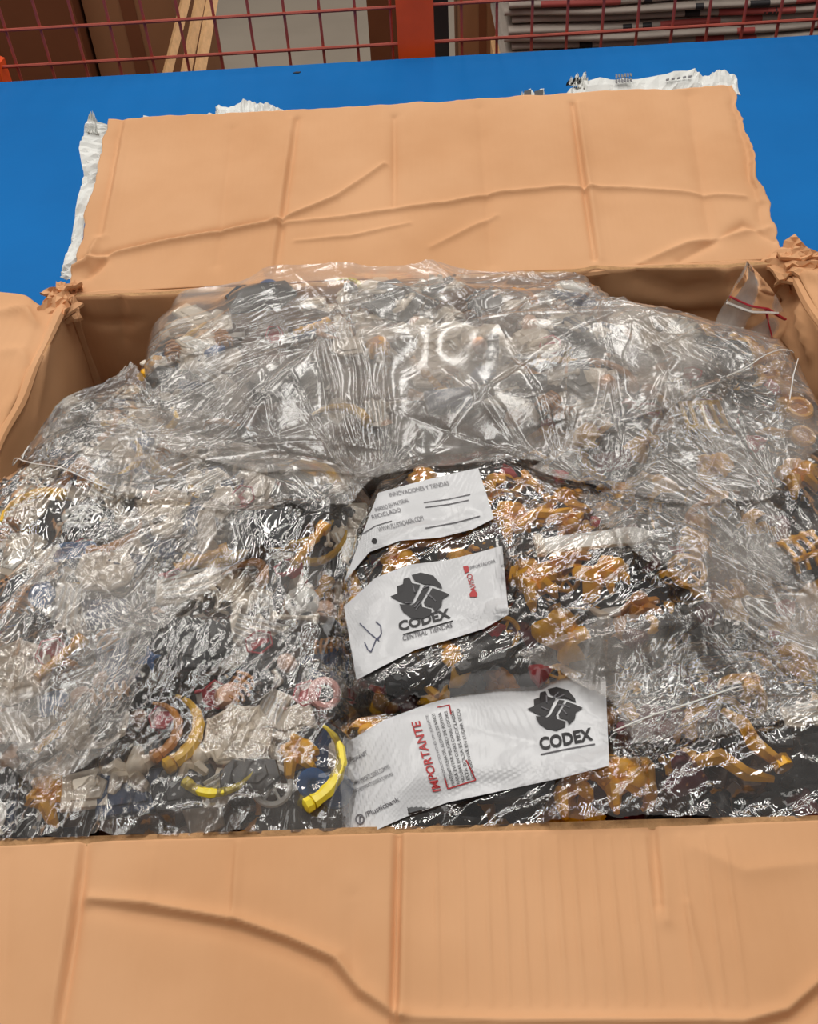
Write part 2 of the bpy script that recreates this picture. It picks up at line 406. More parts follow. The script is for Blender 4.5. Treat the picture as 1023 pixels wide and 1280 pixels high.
cb = [([(152, 150), (125, 290)], -.0022, .0045), ([(158, 152), (131, 295)], .0015, .004), ([(290, 160), (272, 330)], -.0012, .006), ([(371, 148), (345, 340)], -.0024, .0035), ([(365, 148), (339, 340)], .0016, .004),
      ([(493, 145), (493, 255)], -.0022, .004), ([(600, 135), (615, 330)], -.0013, .007), ([(716, 130), (744, 322)], -.003, .003), ([(722, 130), (750, 322)], .0018, .004),
      ([(862, 118), (882, 250), (890, 300)], -.0022, .009), ([(912, 105), (935, 190), (955, 285)], -.002, .005), ([(940, 150), (950, 250)], .002, .004),
      ([(100, 330), (150, 316), (200, 305), (270, 293), (345, 279), (420, 247), (480, 205)], .0026, .0028),
      ([(100, 325), (160, 308), (210, 298), (270, 287), (335, 274)], -.0016, .003),
      ([(345, 281), (430, 272), (512, 260), (560, 255), (620, 242), (700, 234), (790, 236), (930, 247)], .002, .0025),
      ([(370, 302), (440, 296), (512, 280)], .0012, .002), ([(540, 310), (590, 285), (620, 270)], .0014, .003),
      ([(60, 350), (110, 330), (122, 300)], .003, .004), ([(110, 345), (135, 320)], -.003, .004), ([(800, 330), (860, 305), (960, 285)], .002, .004), ([(850, 325), (930, 280), (970, 300)], -.002, .004)]
panel('flap', Ob, Ub, Vb, BW, .231, 420, 160, cb, edgefun=ragged, seed=3)['label'] = 'creased back flap folded open'
# back wall
Ow = Vector((-BW/2, BD, H+.001)); cw = [([(745, 383), (800, 388), (860, 393), (905, 388)], .006, .005), ([(745, 340), (748, 385)], .004, .006), ([(800, 345), (850, 362), (905, 350)], .004, .01), ([(345, 345), (350, 385)], -.002, .004),
      ([(115, 400), (160, 402), (175, 395)], .002, .004), ([(150, 352), (155, 420)], .002, .005), ([(905, 335), (915, 400)], -.004, .005)]
panel('side_panel', Ow, Ub, Vector((0, 0, -1)), BW, H-.006, 160, 80, cw, seed=11, wav=.003)
# fold rolls between wall and flaps
def roll(p0, p1, r, name='fold', a0=0, a1=1, seed=0):
    n = 50; pts = []; rr = []
    for i in range(n+1):
        t = i/n; q = p0.lerp(p1, t); pts.append(q+Vector((0, 0, .0012*math.sin(t*17+seed)+.0008*math.sin(t*41)))-inv); rr.append(r*(1+.15*math.sin(t*29+seed)))
    g = G(); g.tube(pts, rr, 8); return obj(name, g, 'card', box)
roll(Vector((-BW/2+.004, BD+.002, H-.003)), Vector((BW/2-.004, BD+.002, H-.003)), .0035)
# side walls
for sx in (-1, 1):
    X = sx*BW/2
    if sx < 0: O = Vector((X, 0, H)); U = Vector((0, 1, 0)); V_ = Vector((0, 0, -1)); 
    else: O = Vector((X, BD, H)); U = Vector((0, -1, 0)); V_ = Vector((0, 0, -1))
    N = U.cross(V_)
    if N.x*sx > 0: O = Vector((X, BD-O.y, H)); U = -U
    crs = [([(972, 345), (985, 400), (1000, 450)], .005, .006), ([(960, 380), (1010, 370)], -.004, .006), ([(1005, 380), (1018, 440)], .005, .006)] if sx > 0 else [([(60, 400), (42, 520)], .002, .01)]
    panel('side_panel', O, U, V_, BD, H-.006, 140, 60, crs, seed=20+sx, wav=.003 if sx > 0 else .0015)
    roll(Vector((X+sx*.0005, .004, H-.002)), Vector((X+sx*.0005, BD-.010, H-.002)), .0042, seed=sx)
    roll(Vector((X-sx*.001, BD-.001, .004)), Vector((X-sx*.001, BD-.001, H-.002)), .005, seed=sx)
    # side flap
    aa = math.radians(20 if sx < 0 else 9); Vs = Vector((sx*math.cos(aa), 0, math.sin(aa)))
    O = Vector((X+sx*.001, .004, H+.0005)); U = Vector((0, 1, 0))
    if U.cross(Vs).z < 0: O = Vector((X+sx*.001, BD-.004, H+.0015)); U = -U
    neg = U.y < 0; flen = BD-.02
    def ef(UU, VV, neg=neg, flen=flen):
        yy = (flen-UU) if neg else UU        # distance from the front end
        sh = np.clip(1-VV/.03, 0, 1)*.016+.004*fbm(VV*30, VV*0, 3, 2)
        k = np.clip(yy/flen, 0, 1)**6; yy = yy-sh*k
        return ((flen-yy) if neg else yy), VV
    if neg: O = O+U*.008
    crs = [([(0, 392), (30, 388), (45, 400)], .003, .005), ([(0, 440), (25, 436), (36, 450)], .0015, .005), ([(35, 372), (40, 410), (25, 470), (5, 545)], .0008, .005), ([(0, 520), (12, 500)], .001, .004)] if sx < 0 else [([(1000, 335), (1023, 350)], .004, .004)]
    panel('flap', O, U, Vs, flen, .235, 150, 90, crs, edgefun=ef, seed=30+sx, wav=.0009)
# front wall and flap
Of = Vector((BW/2, 0, H)); panel('side_panel', Of+Vector((0, .001, 0)), Vector((-1, 0, 0)), Vector((0, 0, -1)), BW, H-.006, 80, 40, [], seed=41, wav=.0006)
rb = math.radians(6)
Off = Vector((BW/2, .0015, H+.0018)); Uf = Vector((-1, 0, 0)); Vf = Vector((0, -math.cos(rb), -math.sin(rb)))
def cr(*p): return [(a, b+0) for a, b in p]
cf = [([(107, 1050), (93, 1160), (72, 1290)], -.004, .0035), ([(99, 1050), (84, 1160), (62, 1290)], .0025, .004), ([(10, 1065), (2, 1290)], -.001, .005),
      ([(112, 1124), (180, 1130), (240, 1141), (300, 1152), (360, 1172), (420, 1198), (450, 1236), (500, 1270)], .0036, .003),
      ([(118, 1132), (240, 1150), (300, 1161), (360, 1182), (410, 1205), (445, 1246), (490, 1275)], -.0024, .004),
      ([(297, 1055), (291, 1148)], .0018, .003), ([(292, 1055), (286, 1148)], -.0012, .003), ([(190, 1060), (186, 1125)], .0008, .004),
      ([(499, 1045), (492, 1290)], -.0045, .0028), ([(506, 1045), (500, 1290)], .0025, .003), ([(490, 1045), (484, 1290)], .0015, .004),
      ([(818, 1030), (826, 1130)], -.0022, .0028), ([(824, 1030), (834, 1150)], .0015, .003), ([(860, 1130), (890, 1270)], .001, .0018),
      ([(500, 1271), (630, 1276), (760, 1276), (930, 1277), (985, 1262), (1023, 1228), (1060, 1200)], .003, .0025),
      ([(930, 1290), (990, 1271), (1030, 1238)], -.003, .004), ([(440, 1120), (441, 1250)], -.0008, .004), ([(870, 1060), (930, 1090), (1023, 1080)], .0012, .006)]
for k, x in enumerate((545, 577, 607, 628, 650, 672, 695, 715, 740, 762, 787, 806, 850, 880, 905)):
    cf.append(([(x, 1045), (x+(x-500)*.07, 1255)], .0007, .0009))
def frontbend(UU, VV): return -.25*np.clip(VV, 0, 1)**2*0
cf = [(p_, h_*.75, w_) for p_, h_, w_ in cf]
panel('flap', Off, Uf, Vf, BW, .23, 600, 230, cf, seed=51, wav=.0016)['label'] = 'creased front flap folded down toward the viewer'

g = G(); g.box((0, 0, .004), (BW, BD, .006)); obj('base_panel', g, 'card', box)
# crushed torn corners of board
def crumple(c, r, n, seed, name='crushed_corner'):
    rr = random.Random(seed); g = G()
    for k in range(n):
        o = Vector(c)+Vector((rr.uniform(-r, r), rr.uniform(-r, r)*.8, rr.uniform(-r, r)*.5))
        nx, ny = 7, 5; a = rr.uniform(0, PI); tilt = rr.uniform(-.9, .9); V = []; s_ = rr.uniform(.5, 1)*r
        for i in range(nx):
            for j in range(ny):
                p = Vector(((i/(nx-1)-.5)*2*s_*1.3, (j/(ny-1)-.5)*2*s_*.7, rr.uniform(-1, 1)*s_*.22))
                p.x += rr.uniform(-1, 1)*s_*.12; p.rotate(Matrix.Rotation(tilt, 3, 'X')); p.rotate(Matrix.Rotation(a, 3, 'Z')); V.append(p+o-inv)
        F = [(i*ny+j, (i+1)*ny+j, (i+1)*ny+j+1, i*ny+j+1) for i in range(nx-1) for j in range(ny-1)]
        V2 = [v-Vector((0, 0, .0025)) for v in V]; k0 = len(V)
        F2 = [tuple(reversed([q+k0 for q in f])) for f in F]
        rim = [i*ny for i in range(nx)]+[(nx-1)*ny+j for j in range(1, ny)]+[i*ny+ny-1 for i in range(nx-2, -1, -1)]+[j for j in range(ny-2, 0, -1)]
        F3 = [(rim[q], rim[q-1], rim[q-1]+k0, rim[q]+k0) for q in range(len(rim))]
        g.add(V+V2, F+F2+F3)
    return obj(name, g, 'card', box, False)
crumple((-BW/2-.004, BD-.008, H-.001), .013, 9, 3)
crumple((BW/2+.006, BD-.010, H+.002), .015, 10, 5)
crumple((BW/2-.008, BD-.004, H-.012), .013, 5, 8)
crumple((-BW/2+.003, BD+.010, H+.004), .010, 5, 9)
# torn white label paper stuck on the far side of the back flap, edges showing above it
def paper_strip(p, name='torn_label', m='paper', seed=0, rnd=1):
    """p: pixel outline drawn on the flap plane just behind its end"""
    Nb = Ub.cross(Vb).normalized(); P0 = Ob-Nb*.006
    rr = random.Random(seed); top = [at_plane(x, y, P0, Nb) for x, y in p[0]]; bot = [at_plane(x, y, P0, Nb) for x, y in p[1]]
    n = 46; V = []; m_ = 5
    def samp(L, t):
        k = t*(len(L)-1); i = min(int(k), len(L)-2); return L[i].lerp(L[i+1], k-i)
    for i in range(n):
        a = samp(top, i/(n-1)); b = samp(bot, i/(n-1))
        for j in range(m_):
            s_ = j/(m_-1); q = b.lerp(a, s_)+Nb*(rr.uniform(-.0016, .0016)+.004*s_*math.sin(i*.5+seed)*.6)*rnd+Vb*rr.uniform(-.0008, .0008)*(s_ > .9)*rnd
            V.append(q-inv)
    F = [(i*m_+j, (i+1)*m_+j, (i+1)*m_+j+1, i*m_+j+1) for i in range(n-1) for j in range(m_-1)]
    k0 = len(V); V2 = [v-Nb*.0006 for v in V]; F2 = [tuple(reversed([q+k0 for q in f])) for f in F]
    rim = [i*m_ for i in range(n)]+[(n-1)*m_+j for j in range(1, m_)]+[i*m_+m_-1 for i in range(n-2, -1, -1)]+[j for j in range(m_-2, 0, -1)]
    F3 = [(rim[q], rim[q-1], rim[q-1]+k0, rim[q]+k0) for q in range(len(rim))]
    return link(name, me_from(name, V+V2, F+F2+F3), box, m)
pr = paper_strip(([(704, 124), (716, 108), (730, 102), (770, 98), (820, 93), (870, 89), (884, 94), (900, 89), (921, 92)], [(706, 135), (730, 134), (770, 131), (820, 126), (870, 120), (900, 116), (926, 120)]), seed=1)
paper_strip(([(180, 147), (260, 145), (300, 144), (360, 143), (400, 144)], [(180, 160), (400, 156)]), seed=2)
paper_strip(([(268, 147), (272, 132), (300, 129), (312, 124), (330, 131), (352, 133), (366, 145)], [(268, 156), (366, 156)]), seed=5, m='paper')['label'] = 'crumpled grey paper scrap'
paper_strip(([(470, 141), (520, 140), (570, 133), (648, 124)], [(470, 150), (648, 140)]), seed=3)
paper_strip(([(651, 126), (653, 115), (665, 114), (680, 113), (683, 125)], [(651, 138), (683, 136)]), seed=4)
paper_strip(([(712, 100), (720, 95), (733, 92), (735, 102)], [(710, 106), (737, 112)]), seed=6)
paper_strip(([(708, 105), (722, 98), (726, 100)], [(709, 107), (726, 103)]), seed=6, m='ink')
for px in ((655, 664), (668, 679)): paper_strip(([(px[0], 119), (px[1], 117)], [(px[0], 127), (px[1], 126)]), name='printed_mark', seed=8, m='ink', rnd=0)
for k in range(12):
    x = 769+(k % 6)*3.6; a = 98+(k//6)*6-k % 6*.4
    paper_strip(([(x, a), (x+2.6, a+(k % 3)*.8)], [(x, a+4.5-(k % 2)), (x+2.6, a+5)]), name='printed_mark', seed=12+k, m='greyink', rnd=0)
for k in range(5): paper_strip(([(832+k*7, 104-k), (836+k*7, 103-k)], [(832+k*7, 106-k), (836+k*7, 105-k)]), name='printed_mark', m='greyink', rnd=0)
for o in [o for o in box.children if o.name.startswith('printed_mark')]:
    o.data.transform(Matrix.Translation(Vb.cross(Ub)*-.0022*-1)) if False else o.data.transform(Matrix.Translation(Ub.cross(Vb).normalized()*.0045))
# torn paper down the left edge
def side_paper(P1, P2, seed, m='paper'):
    return paper_strip((P1, P2), seed=seed, m=m)
side_paper([(112, 150), (104, 160), (99, 185), (104, 215), (100, 240), (90, 290), (80, 330), (74, 345)], [(140, 158), (134, 165), (128, 190), (122, 215), (116, 240), (104, 290), (96, 330), (90, 350)], 7)
side_paper([(112, 143), (116, 140), (121, 150)], [(108, 165), (124, 168)], 9)
0 and side_paper([(928, 120), (938, 150), (962, 215), (975, 262), (982, 310)], [(918, 125), (928, 155), (945, 215), (962, 262), (970, 310)], 10, 'card_edge')

# ------------------------------------------------------------------ the small plastic pieces
KIND = {}
def kind(name, parts, cat):
    """parts: list of (part name, G, material); the first is the main mesh"""
    ms = [(n, g_.me(n, True), mm) for n, g_, mm in parts]
    vs = np.concatenate([np.array([tuple(v.co) for v in me.vertices]) for _, me, _ in ms])
    for n, me, mm in ms: me.materials.append(M[mm])
    KIND[name] = (ms, vs, cat)
def arc(r, a0, a1, n, z=0): return [(r*math.cos(a0+(a1-a0)*i/(n-1)), r*math.sin(a0+(a1-a0)*i/(n-1)), z) for i in range(n)]
def web(mm, name, R=.019, holes=7):
    g_ = G(); P = [(R*math.cos(2*PI*i/8)*(1 if i % 2 else .93), R*.92*math.sin(2*PI*i/8)) for i in range(8)]
    g_.slab(P, 0, .0022); rib = G()
    for i in range(8): rib.tube([(0, 0, .0028), (P[i][0], P[i][1], .0028)], .0009, 4)
    for f_ in (.32, .62, .94):
        Q = []
        for i in range(8):
            a, b = P[i], P[(i+1) % 8]; Q.append((a[0]*f_, a[1]*f_, .0028)); Q.append(((a[0]+b[0])*.5*f_*.88, (a[1]+b[1])*.5*f_*.88, .0028))
        rib.tube(Q, .0008, 4, closed=True)
    kind(name, [('plate', g_, mm), ('web_ribs', rib, mm)], 'plastic piece')
web('white', 'web_plate')
def horn(name, mm, r=.02, a=2.1, th=.0032, mm2=None):
    g_ = G(); n = 19; pts = arc(r, 0, a, n, th); rad = [max(.0006, th*(1-.75*(i/(n-1))**2))*(1.12 if i % 3 == 0 else .95) for i in range(n)]; g_.tube(pts, rad, 7)
    b = G(); b.lathe([(.0022, -.004), (.0038, -.003), (.0038, 0), (.0026, .001)], 8, (r, -.001, th), axis='y')
    kind(name, [('horn', g_, mm), ('peg', b, mm2 or mm)], 'plastic horn')
horn('gold_horn', 'gold2'); horn('yellow_horn', 'yellow', .026, 1.9, .0034); horn('amber_horn', 'amber', .017, 2.4, .0028)
g_ = G(); pts = [(x, 0, .003) for x in np.linspace(-.014, .014, 17)]; g_.tube(pts, [.0024 if i % 4 else .0034 for i in range(17)], 8)
b = G(); b.box((.016, 0, .003), (.006, .007, .006)); kind('ribbed_rod', [('rod', g_, 'gold'), ('end_block', b, 'gold')], 'plastic rod')
def claw(name, mm, s=1, mm2=None):
    rr = random.Random(name); g_ = G(); g_.box((0, 0, .004*s), (.014*s, .011*s, .007*s), .2, .62); g_.ball((.003*s, .001*s, .007*s), .0052*s, 8, 5); g_.box((-.005*s, .002*s, .006*s), (.006*s, .012*s, .005*s), .5, .6)
    L = G()
    for k in range(5):
        a = k*1.26+rr.uniform(-.3, .3); r1 = rr.uniform(.0075, .012)*s
        L.tube([(math.cos(a)*.003*s, math.sin(a)*.003*s, .004*s), (math.cos(a)*r1*.6, math.sin(a)*r1*.6, .008*s), (math.cos(a+.2)*r1, math.sin(a+.2)*r1, .005*s), (math.cos(a+.3)*r1*1.15, math.sin(a+.3)*r1*1.15, .001*s)], [.0036*s, .0034*s, .0026*s, .0012*s], 6)
    kind(name, [('body', g_, mm), ('claws', L, mm2 or mm)], 'plastic piece')
claw('gold_claw', 'gold'); claw('amber_claw', 'amber', .9); claw('white_claw', 'white', 1.0); claw('dark_claw', 'black2', 1.0)
def wheel(name, mm, R=.009):
    g_ = G(); g_.tube(arc(R, 0, 2*PI*23/24, 24, .0018), .0016, 6, closed=True); s_ = G()
    for k in range(6): s_.tube([(0, 0, .0018), (R*math.cos(k*PI/3), R*math.sin(k*PI/3), .0018)], .0009, 5)
    s_.lathe([(.0024, 0), (.0026, .002), (.002, .0034)], 10); kind(name, [('rim', g_, mm), ('spokes', s_, mm)], 'toy wheel')
wheel('white_spoked_ring', 'white2'); wheel('gold_spoked_ring', 'gold', .0085)
def slabk(name, mm, poly, h_=.004, extra=None):
    g_ = G(); g_.slab(poly, 0, h_, .001); e = G()
    e.slab([(p[0]*.6, p[1]*.6) for p in poly], h_-.0002, h_+.0012, .0006)
    kind(name, [('slab', g_, mm), ('raised_panel', e, extra or mm)], 'plastic plate')
slabk('black_slab', 'black', [(-.017, -.010), (.010, -.012), (.019, -.002), (.015, .010), (-.012, .012), (-.019, .003)], .0045)
slabk('dark_pointed_plate', 'black2', [(-.020, -.003), (-.004, -.008), (.016, -.007), (.021, 0), (.014, .007), (-.006, .006)], .003)
slabk('navy_slab', 'navy', [(-.012, -.008), (.012, -.009), (.014, .007), (-.011, .009)], .005)
slabk('maroon_plate', 'maroon', [(-.010, -.007), (.009, -.008), (.012, .005), (-.008, .008)], .005)
slabk('white_plate', 'white', [(-.012, -.007), (.008, -.009), (.013, .002), (.006, .009), (-.011, .008)], .003)
def star(n, R, r, ph=0): return [((R if i % 2 == 0 else r)*math.cos(PI*i/n+ph), (R if i % 2 == 0 else r)*math.sin(PI*i/n+ph)) for i in range(2*n)]
def flat_poly(name, mm, poly, h_, cat, extra=None):
    g_ = G(); n = len(poly); V = [(p[0], p[1], 0) for p in poly]+[(p[0], p[1], h_*.7) for p in poly]+[(0, 0, h_*1.4), (0, 0, 0)]
    F = [(i, (i+1) % n, n+(i+1) % n, n+i) for i in range(n)]+[(n+i, n+(i+1) % n, 2*n) for i in range(n)]+[((i+1) % n, i, 2*n+1) for i in range(n)]
    g_.add(V, F); kind(name, [('body', g_, mm)]+(extra or []), cat)
flat_poly('blue_star', 'blue', star(4, .008, .003), .003, 'plastic star')
# jagged white wing
wing = [(-.013, -.006), (-.004, -.009), (.002, -.006), (.008, -.010), (.009, -.004), (.016, -.006), (.013, .0), (.018, .002), (.012, .004), (.015, .009), (.006, .006), (.0, .010), (-.004, .005), (-.012, .007)]
q = G(); 
for i in range(5): q.tube([(-.009, (i-2)*.0025, .003), (.012, (i-2)*.0035, .0035)], .0008, 4)
flat_poly('white_wing', 'white', wing, .0025, 'plastic wing', [('ribs', q, 'white2')])
# white cup with red striped rim
g_ = G(); g_.lathe([(.0045, 0), (.0075, .012), (.0066, .012), (.004, .001)], 6); r_ = G(); r_.lathe([(.0068, .0085), (.0079, .0128), (.0072, .013), (.0062, .0086)], 6)
s_ = G()
for k in range(3): s_.box((.0062*math.cos(k*2.1), .0062*math.sin(k*2.1), .005), (.0016, .0016, .006), k*2.1)
kind('red_cup', [('cup', g_, 'white2'), ('red_rim', r_, 'red'), ('stripe', s_, 'red')], 'plastic cup')
g_ = G(); g_.lathe([(.003, 0), (.005, .001), (.0055, .004), (.0055, .006), (.0045, .009), (.002, .010)], 12); n_ = G(); n_.lathe([(.0024, -.002), (.0024, .001)], 10)
kind('peach_knob', [('knob', g_, 'flesh'), ('neck', n_, 'flesh')], 'plastic knob')
g_ = G(); g_.tube(arc(.0058, 0, 2*PI*15/16, 16, .0018), .0017, 6, closed=True, flat=.8); kind('pink_ring', [('ring', g_, 'pink')], 'plastic ring')
g_ = G(); g_.tube(arc(.0068, 0, 2*PI*19/20, 20, .002), .002, 6, closed=True); c_ = G(); c_.lathe([(.0062, .0004), (.0062, .0014)], 14); kind('gold_ring', [('ring', g_, 'gold'), ('disc', c_, 'amber')], 'plastic ring')
# rib cage
g_ = G(); g_.tube([(-.009, 0, .003), (.009, 0, .003)], .0016, 6); s_ = G()
for k in range(5): s_.tube([(-.007+k*.0035, -.006+abs(k-2)*.001, .001), (-.007+k*.0035, -.004, .005), (-.007+k*.0035, 0, .006), (-.007+k*.0035, .004, .005), (-.007+k*.0035, .006-abs(k-2)*.001, .001)], .0009, 5)
kind('amber_rib', [('spine', g_, 'amber'), ('ribs', s_, 'amber')], 'plastic piece')
# skull with crossed bone
g_ = G(); g_.lathe([(.003, 0), (.0072, .0015), (.0078, .004), (.006, .007), (.002, .0085)], 12, sx=1, sy=1.05); g_.box((0, -.0075, .003), (.008, .005, .005), 0, .85); e_ = G()
for x in (-.003, .003): e_.lathe([(.0017, .0055), (.0019, .0078)], 8, (x, -.0015, 0))
e_.box((0, -.0075, .0056), (.005, .0015, .0012)); kind('white_skull', [('skull', g_, 'white2'), ('eye_sockets', e_, 'black2')], 'toy skull')
g_ = G(); g_.tube([(-.009, 0, .002), (.009, 0, .002)], [.0012]*2, 6)
for x in (-.0095, .0095):
    for y in (-.0013, .0013): g_.ball((x, y, .002), .0018, 7, 4)
kind('white_bone', [('bone', g_, 'white')], 'toy bone')
g_ = G(); g_.lathe([(.002, 0), (.0085, .0006), (.009, .003), (.0078, .0042), (.003, .0044)], 16); s_ = G(); s_.lathe([(.0026, .004), (.0026, .0064)], 10)
kind('blue_disc', [('disc', g_, 'blue'), ('stud', s_, 'blue')], 'plastic disc'); 
# domed cape / hood
def hood(name, mm, s=1):
    V = []; F = []; n, k = 12, 6
    for sh in (1, .86):
        for j in range(k):
            for i in range(n):
                a = -1.9+3.8*i/(n-1); h_ = j/(k-1); r = (.0095-.006*h_**2+.001*math.sin(i*1.4))*s*sh; V.append((r*math.cos(a)*1.2, r*math.sin(a), .001+h_*.010*s*sh))
    for sh in range(2):
        for j in range(k-1):
            for i in range(n-1):
                q_ = sh*n*k+j*n+i; f_ = (q_, q_+1, q_+n+1, q_+n); F.append(f_ if sh == 0 else f_[::-1])
    for i in range(n-1): F.append((i+1, i, n*k+i, n*k+i+1)); t_ = (k-1)*n+i; F.append((t_, t_+1, n*k+t_+1, n*k+t_))
    g_ = G(); g_.add(V, F); c_ = G(); c_.ball((0, 0, .0095*s), .0042*s, 8, 5, .6); kind(name, [('hood', g_, mm), ('crown', c_, mm)], 'plastic hood')
hood('gold_hood', 'gold', 1.1); hood('black_hood', 'black', 1.1); hood('maroon_hood', 'maroon', .9)
g_ = G(); w_, h_ = .011, .010
g_.tube([(-w_, -h_, .002), (w_, -h_, .002), (w_, h_, .002), (-w_, h_, .002)], .002, 4, closed=True); s_ = G()
for k in range(3): s_.box((-.006+k*.006, 0, .002), (.0022, .019, .002))
kind('gold_barred_piece', [('frame', g_, 'gold2'), ('bars', s_, 'gold2')], 'plastic frame')
g_ = G(); 
for k in range(4): g_.tube([(-.009+k*.006, -.010, .001), (-.008+k*.0055, -.003, .007), (-.008+k*.0055, .004, .007), (-.009+k*.006, .011, .001)], .0013, 5)
s_ = G(); s_.tube([(-.011, -.006, .006), (.011, -.006, .006)], .0014, 5); s_.tube([(-.011, .006, .006), (.011, .006, .006)], .0014, 5)
kind('gold_cage', [('cage_bars', g_, 'gold'), ('cross_bars', s_, 'gold')], 'plastic cage')
g_ = G(); g_.lathe([(.0058, 0), (.0050, .002), (.0028, .008), (.001, .014)], 10); c_ = G(); c_.lathe([(.0068, 0), (.0068, .0016)], 10)
kind('black_cone', [('cone', g_, 'black'), ('brim', c_, 'black')], 'plastic cone')
flat_poly('red_gem', 'red', star(3, .0065, .0045), .0055, 'plastic gem')
g_ = G(); g_.tube([(-.012, -.002, .002), (-.004, .003, .004), (.005, .001, .003), (.013, .004, .0015)], [.0022, .003, .0026, .0012], 6); s_ = G(); s_.lathe([(.0034, -.002), (.0034, .002)], 8, (-.013, -.002, .003), axis='x')
kind('gold_bent_limb', [('arm', g_, 'gold'), ('joint', s_, 'gold')], 'plastic arm')
g_ = G(); g_.box((0, 0, .003), (.010, .006, .006), 0, .9); s_ = G()
for x in (-.0025, .0025): s_.lathe([(.0016, .0055), (.0016, .0075)], 8, (x, 0, 0))
kind('white_stud_block', [('block', g_, 'white'), ('studs', s_, 'white')], 'plastic block')
kind('grey_stud_block', [('block', G().box((0, 0, .003), (.012, .008, .005), .3, .9), 'black2'), ('studs', G().lathe([(.002, .005), (.002, .0075)], 8), 'black2')], 'plastic block')
g_ = G(); g_.box((0, 0, .0022), (.008, .003, .003)); g_.tube([(.004, 0, .002), (.008, .002, .002), (.008, .005, .002)], .0011, 5); kind('white_clip', [('clip', g_, 'white2')], 'plastic clip')
g_ = G(); g_.tube([(-.015, 0, .0015), (.012, 0, .0015)], .0011, 5); c_ = G(); c_.slab([(.010, -.004), (.016, -.0045), (.020, 0), (.016, .0045), (.010, .004)], .0004, .0028); kind('dark_axe', [('shaft', g_, 'brown'), ('head', c_, 'black2')], 'toy axe')
# crumpled clear glossy chip bag? -> silver reflective blade
g_ = G(); g_.slab([(-.024, -.004), (.018, -.005), (.026, 0), (.018, .005), (-.024, .004)], 0, .002); c_ = G(); c_.box((-.026, 0, .0015), (.004, .012, .003)); kind('white_toy_sword', [('blade', g_, 'white2'), ('guard', c_, 'white')], 'toy blade')

# ------------------------------------------------------------------ bags: outlines read at rim height
RES = .002; gx = np.arange(-.298, .2985, RES); gy = np.arange(.004, .4985, RES); GX, GY = np.meshgrid(gx, gy, indexing='ij')
def world(poly, z=H): return [tuple(at(x, y, z))[:2] for x, y in poly]
BAG = {
 'E': dict(poly=[(775, 395), (905, 405), (985, 430), (1012, 480), (1140, 640), (1300, 850), (1130, 800), (1010, 760), (900, 690), (720, 585), (640, 565), (700, 470)], top=-.012, dome=.020,
           name='right zip bag', lab='clear plastic bag of gold and dark pieces along the right side wall', film='film_E',
           mix=dict(gold_ring=2, gold_cage=5, gold_claw=10, gold_bent_limb=6, black_slab=9, dark_pointed_plate=9, maroon_plate=5, black_hood=7, gold_hood=4, red_gem=4, grey_stud_block=8, dark_claw=4, amber_horn=2)),
 'B': dict(poly=[(165, 470), (95, 500), (10, 600), (-120, 800), (-240, 1100), (435, 1072), (440, 900), (432, 760), (470, 620), (440, 590), (300, 570), (200, 520)], top=-.012, dome=.022,
           name='left bag', lab='clear crinkled plastic bag of white, gold and navy pieces at lower left', film='film_B',
           mix=dict(web_plate=7, white_plate=14, white_wing=8, white_stud_block=5, white_clip=5, white_claw=5, dark_axe=6, grey_stud_block=5, gold_horn=5, amber_horn=3, ribbed_rod=3, black_slab=12, dark_pointed_plate=10, navy_slab=6, red_cup=3, peach_knob=4, amber_rib=4, white_bone=3, blue_disc=3, white_spoked_ring=1, black_hood=4)),
 'A': dict(poly=[(175, 470), (185, 400), (230, 372), (350, 350), (600, 342), (735, 352), (772, 385), (880, 420), (925, 470), (900, 520), (650, 560), (500, 580), (320, 565), (190, 520)], top=-.004, dome=.022,
           name='back bag', lab='milky clear bag of white and gold pieces against the back wall', film='film_A',
           mix=dict(web_plate=6, white_plate=16, white_wing=8, white_stud_block=8, white_claw=8, gold_horn=5, amber_horn=4, ribbed_rod=3, black_slab=8, dark_pointed_plate=7, navy_slab=5, red_cup=2, peach_knob=5, amber_rib=4, white_bone=3, blue_disc=1, white_clip=6, grey_stud_block=5)),
 'C': dict(poly=[(480, 598), (440, 690), (428, 770), (445, 865), (530, 890), (620, 850), (770, 845), (900, 800), (1010, 790), (1010, 745), (900, 690), (720, 590), (600, 575)], top=-.006, dome=.018,
           name='middle bag', lab='clear bag with two white printed bands in the middle of the carton', film='film_C',
           mix=dict(gold_claw=14, gold_hood=7, gold_bent_limb=7, gold_spoked_ring=2, black_slab=8, dark_pointed_plate=8, black_hood=7, maroon_plate=6, maroon_hood=4, red_gem=3, black_cone=4, grey_stud_block=6, dark_claw=4, white_toy_sword=1, dark_axe=4, amber_claw=4)),
 'D': dict(poly=[(436, 905), (430, 1072), (900, 1062), (1372, 1050), (1290, 860), (1130, 800), (1010, 795), (880, 815), (770, 855), (620, 860), (540, 892)], top=-.010, dome=.016,
           name='front right bag', lab='clear glossy bag with one long white printed band beside the front flap', film='film_D',
           mix=dict(gold_claw=12, gold_hood=8, gold_bent_limb=6, black_slab=9, dark_pointed_plate=8, black_hood=8, maroon_plate=6, maroon_hood=5, red_gem=2, black_cone=5, grey_stud_block=6, dark_claw=5, dark_axe=4, amber_claw=5)),
}
DEEP = .030
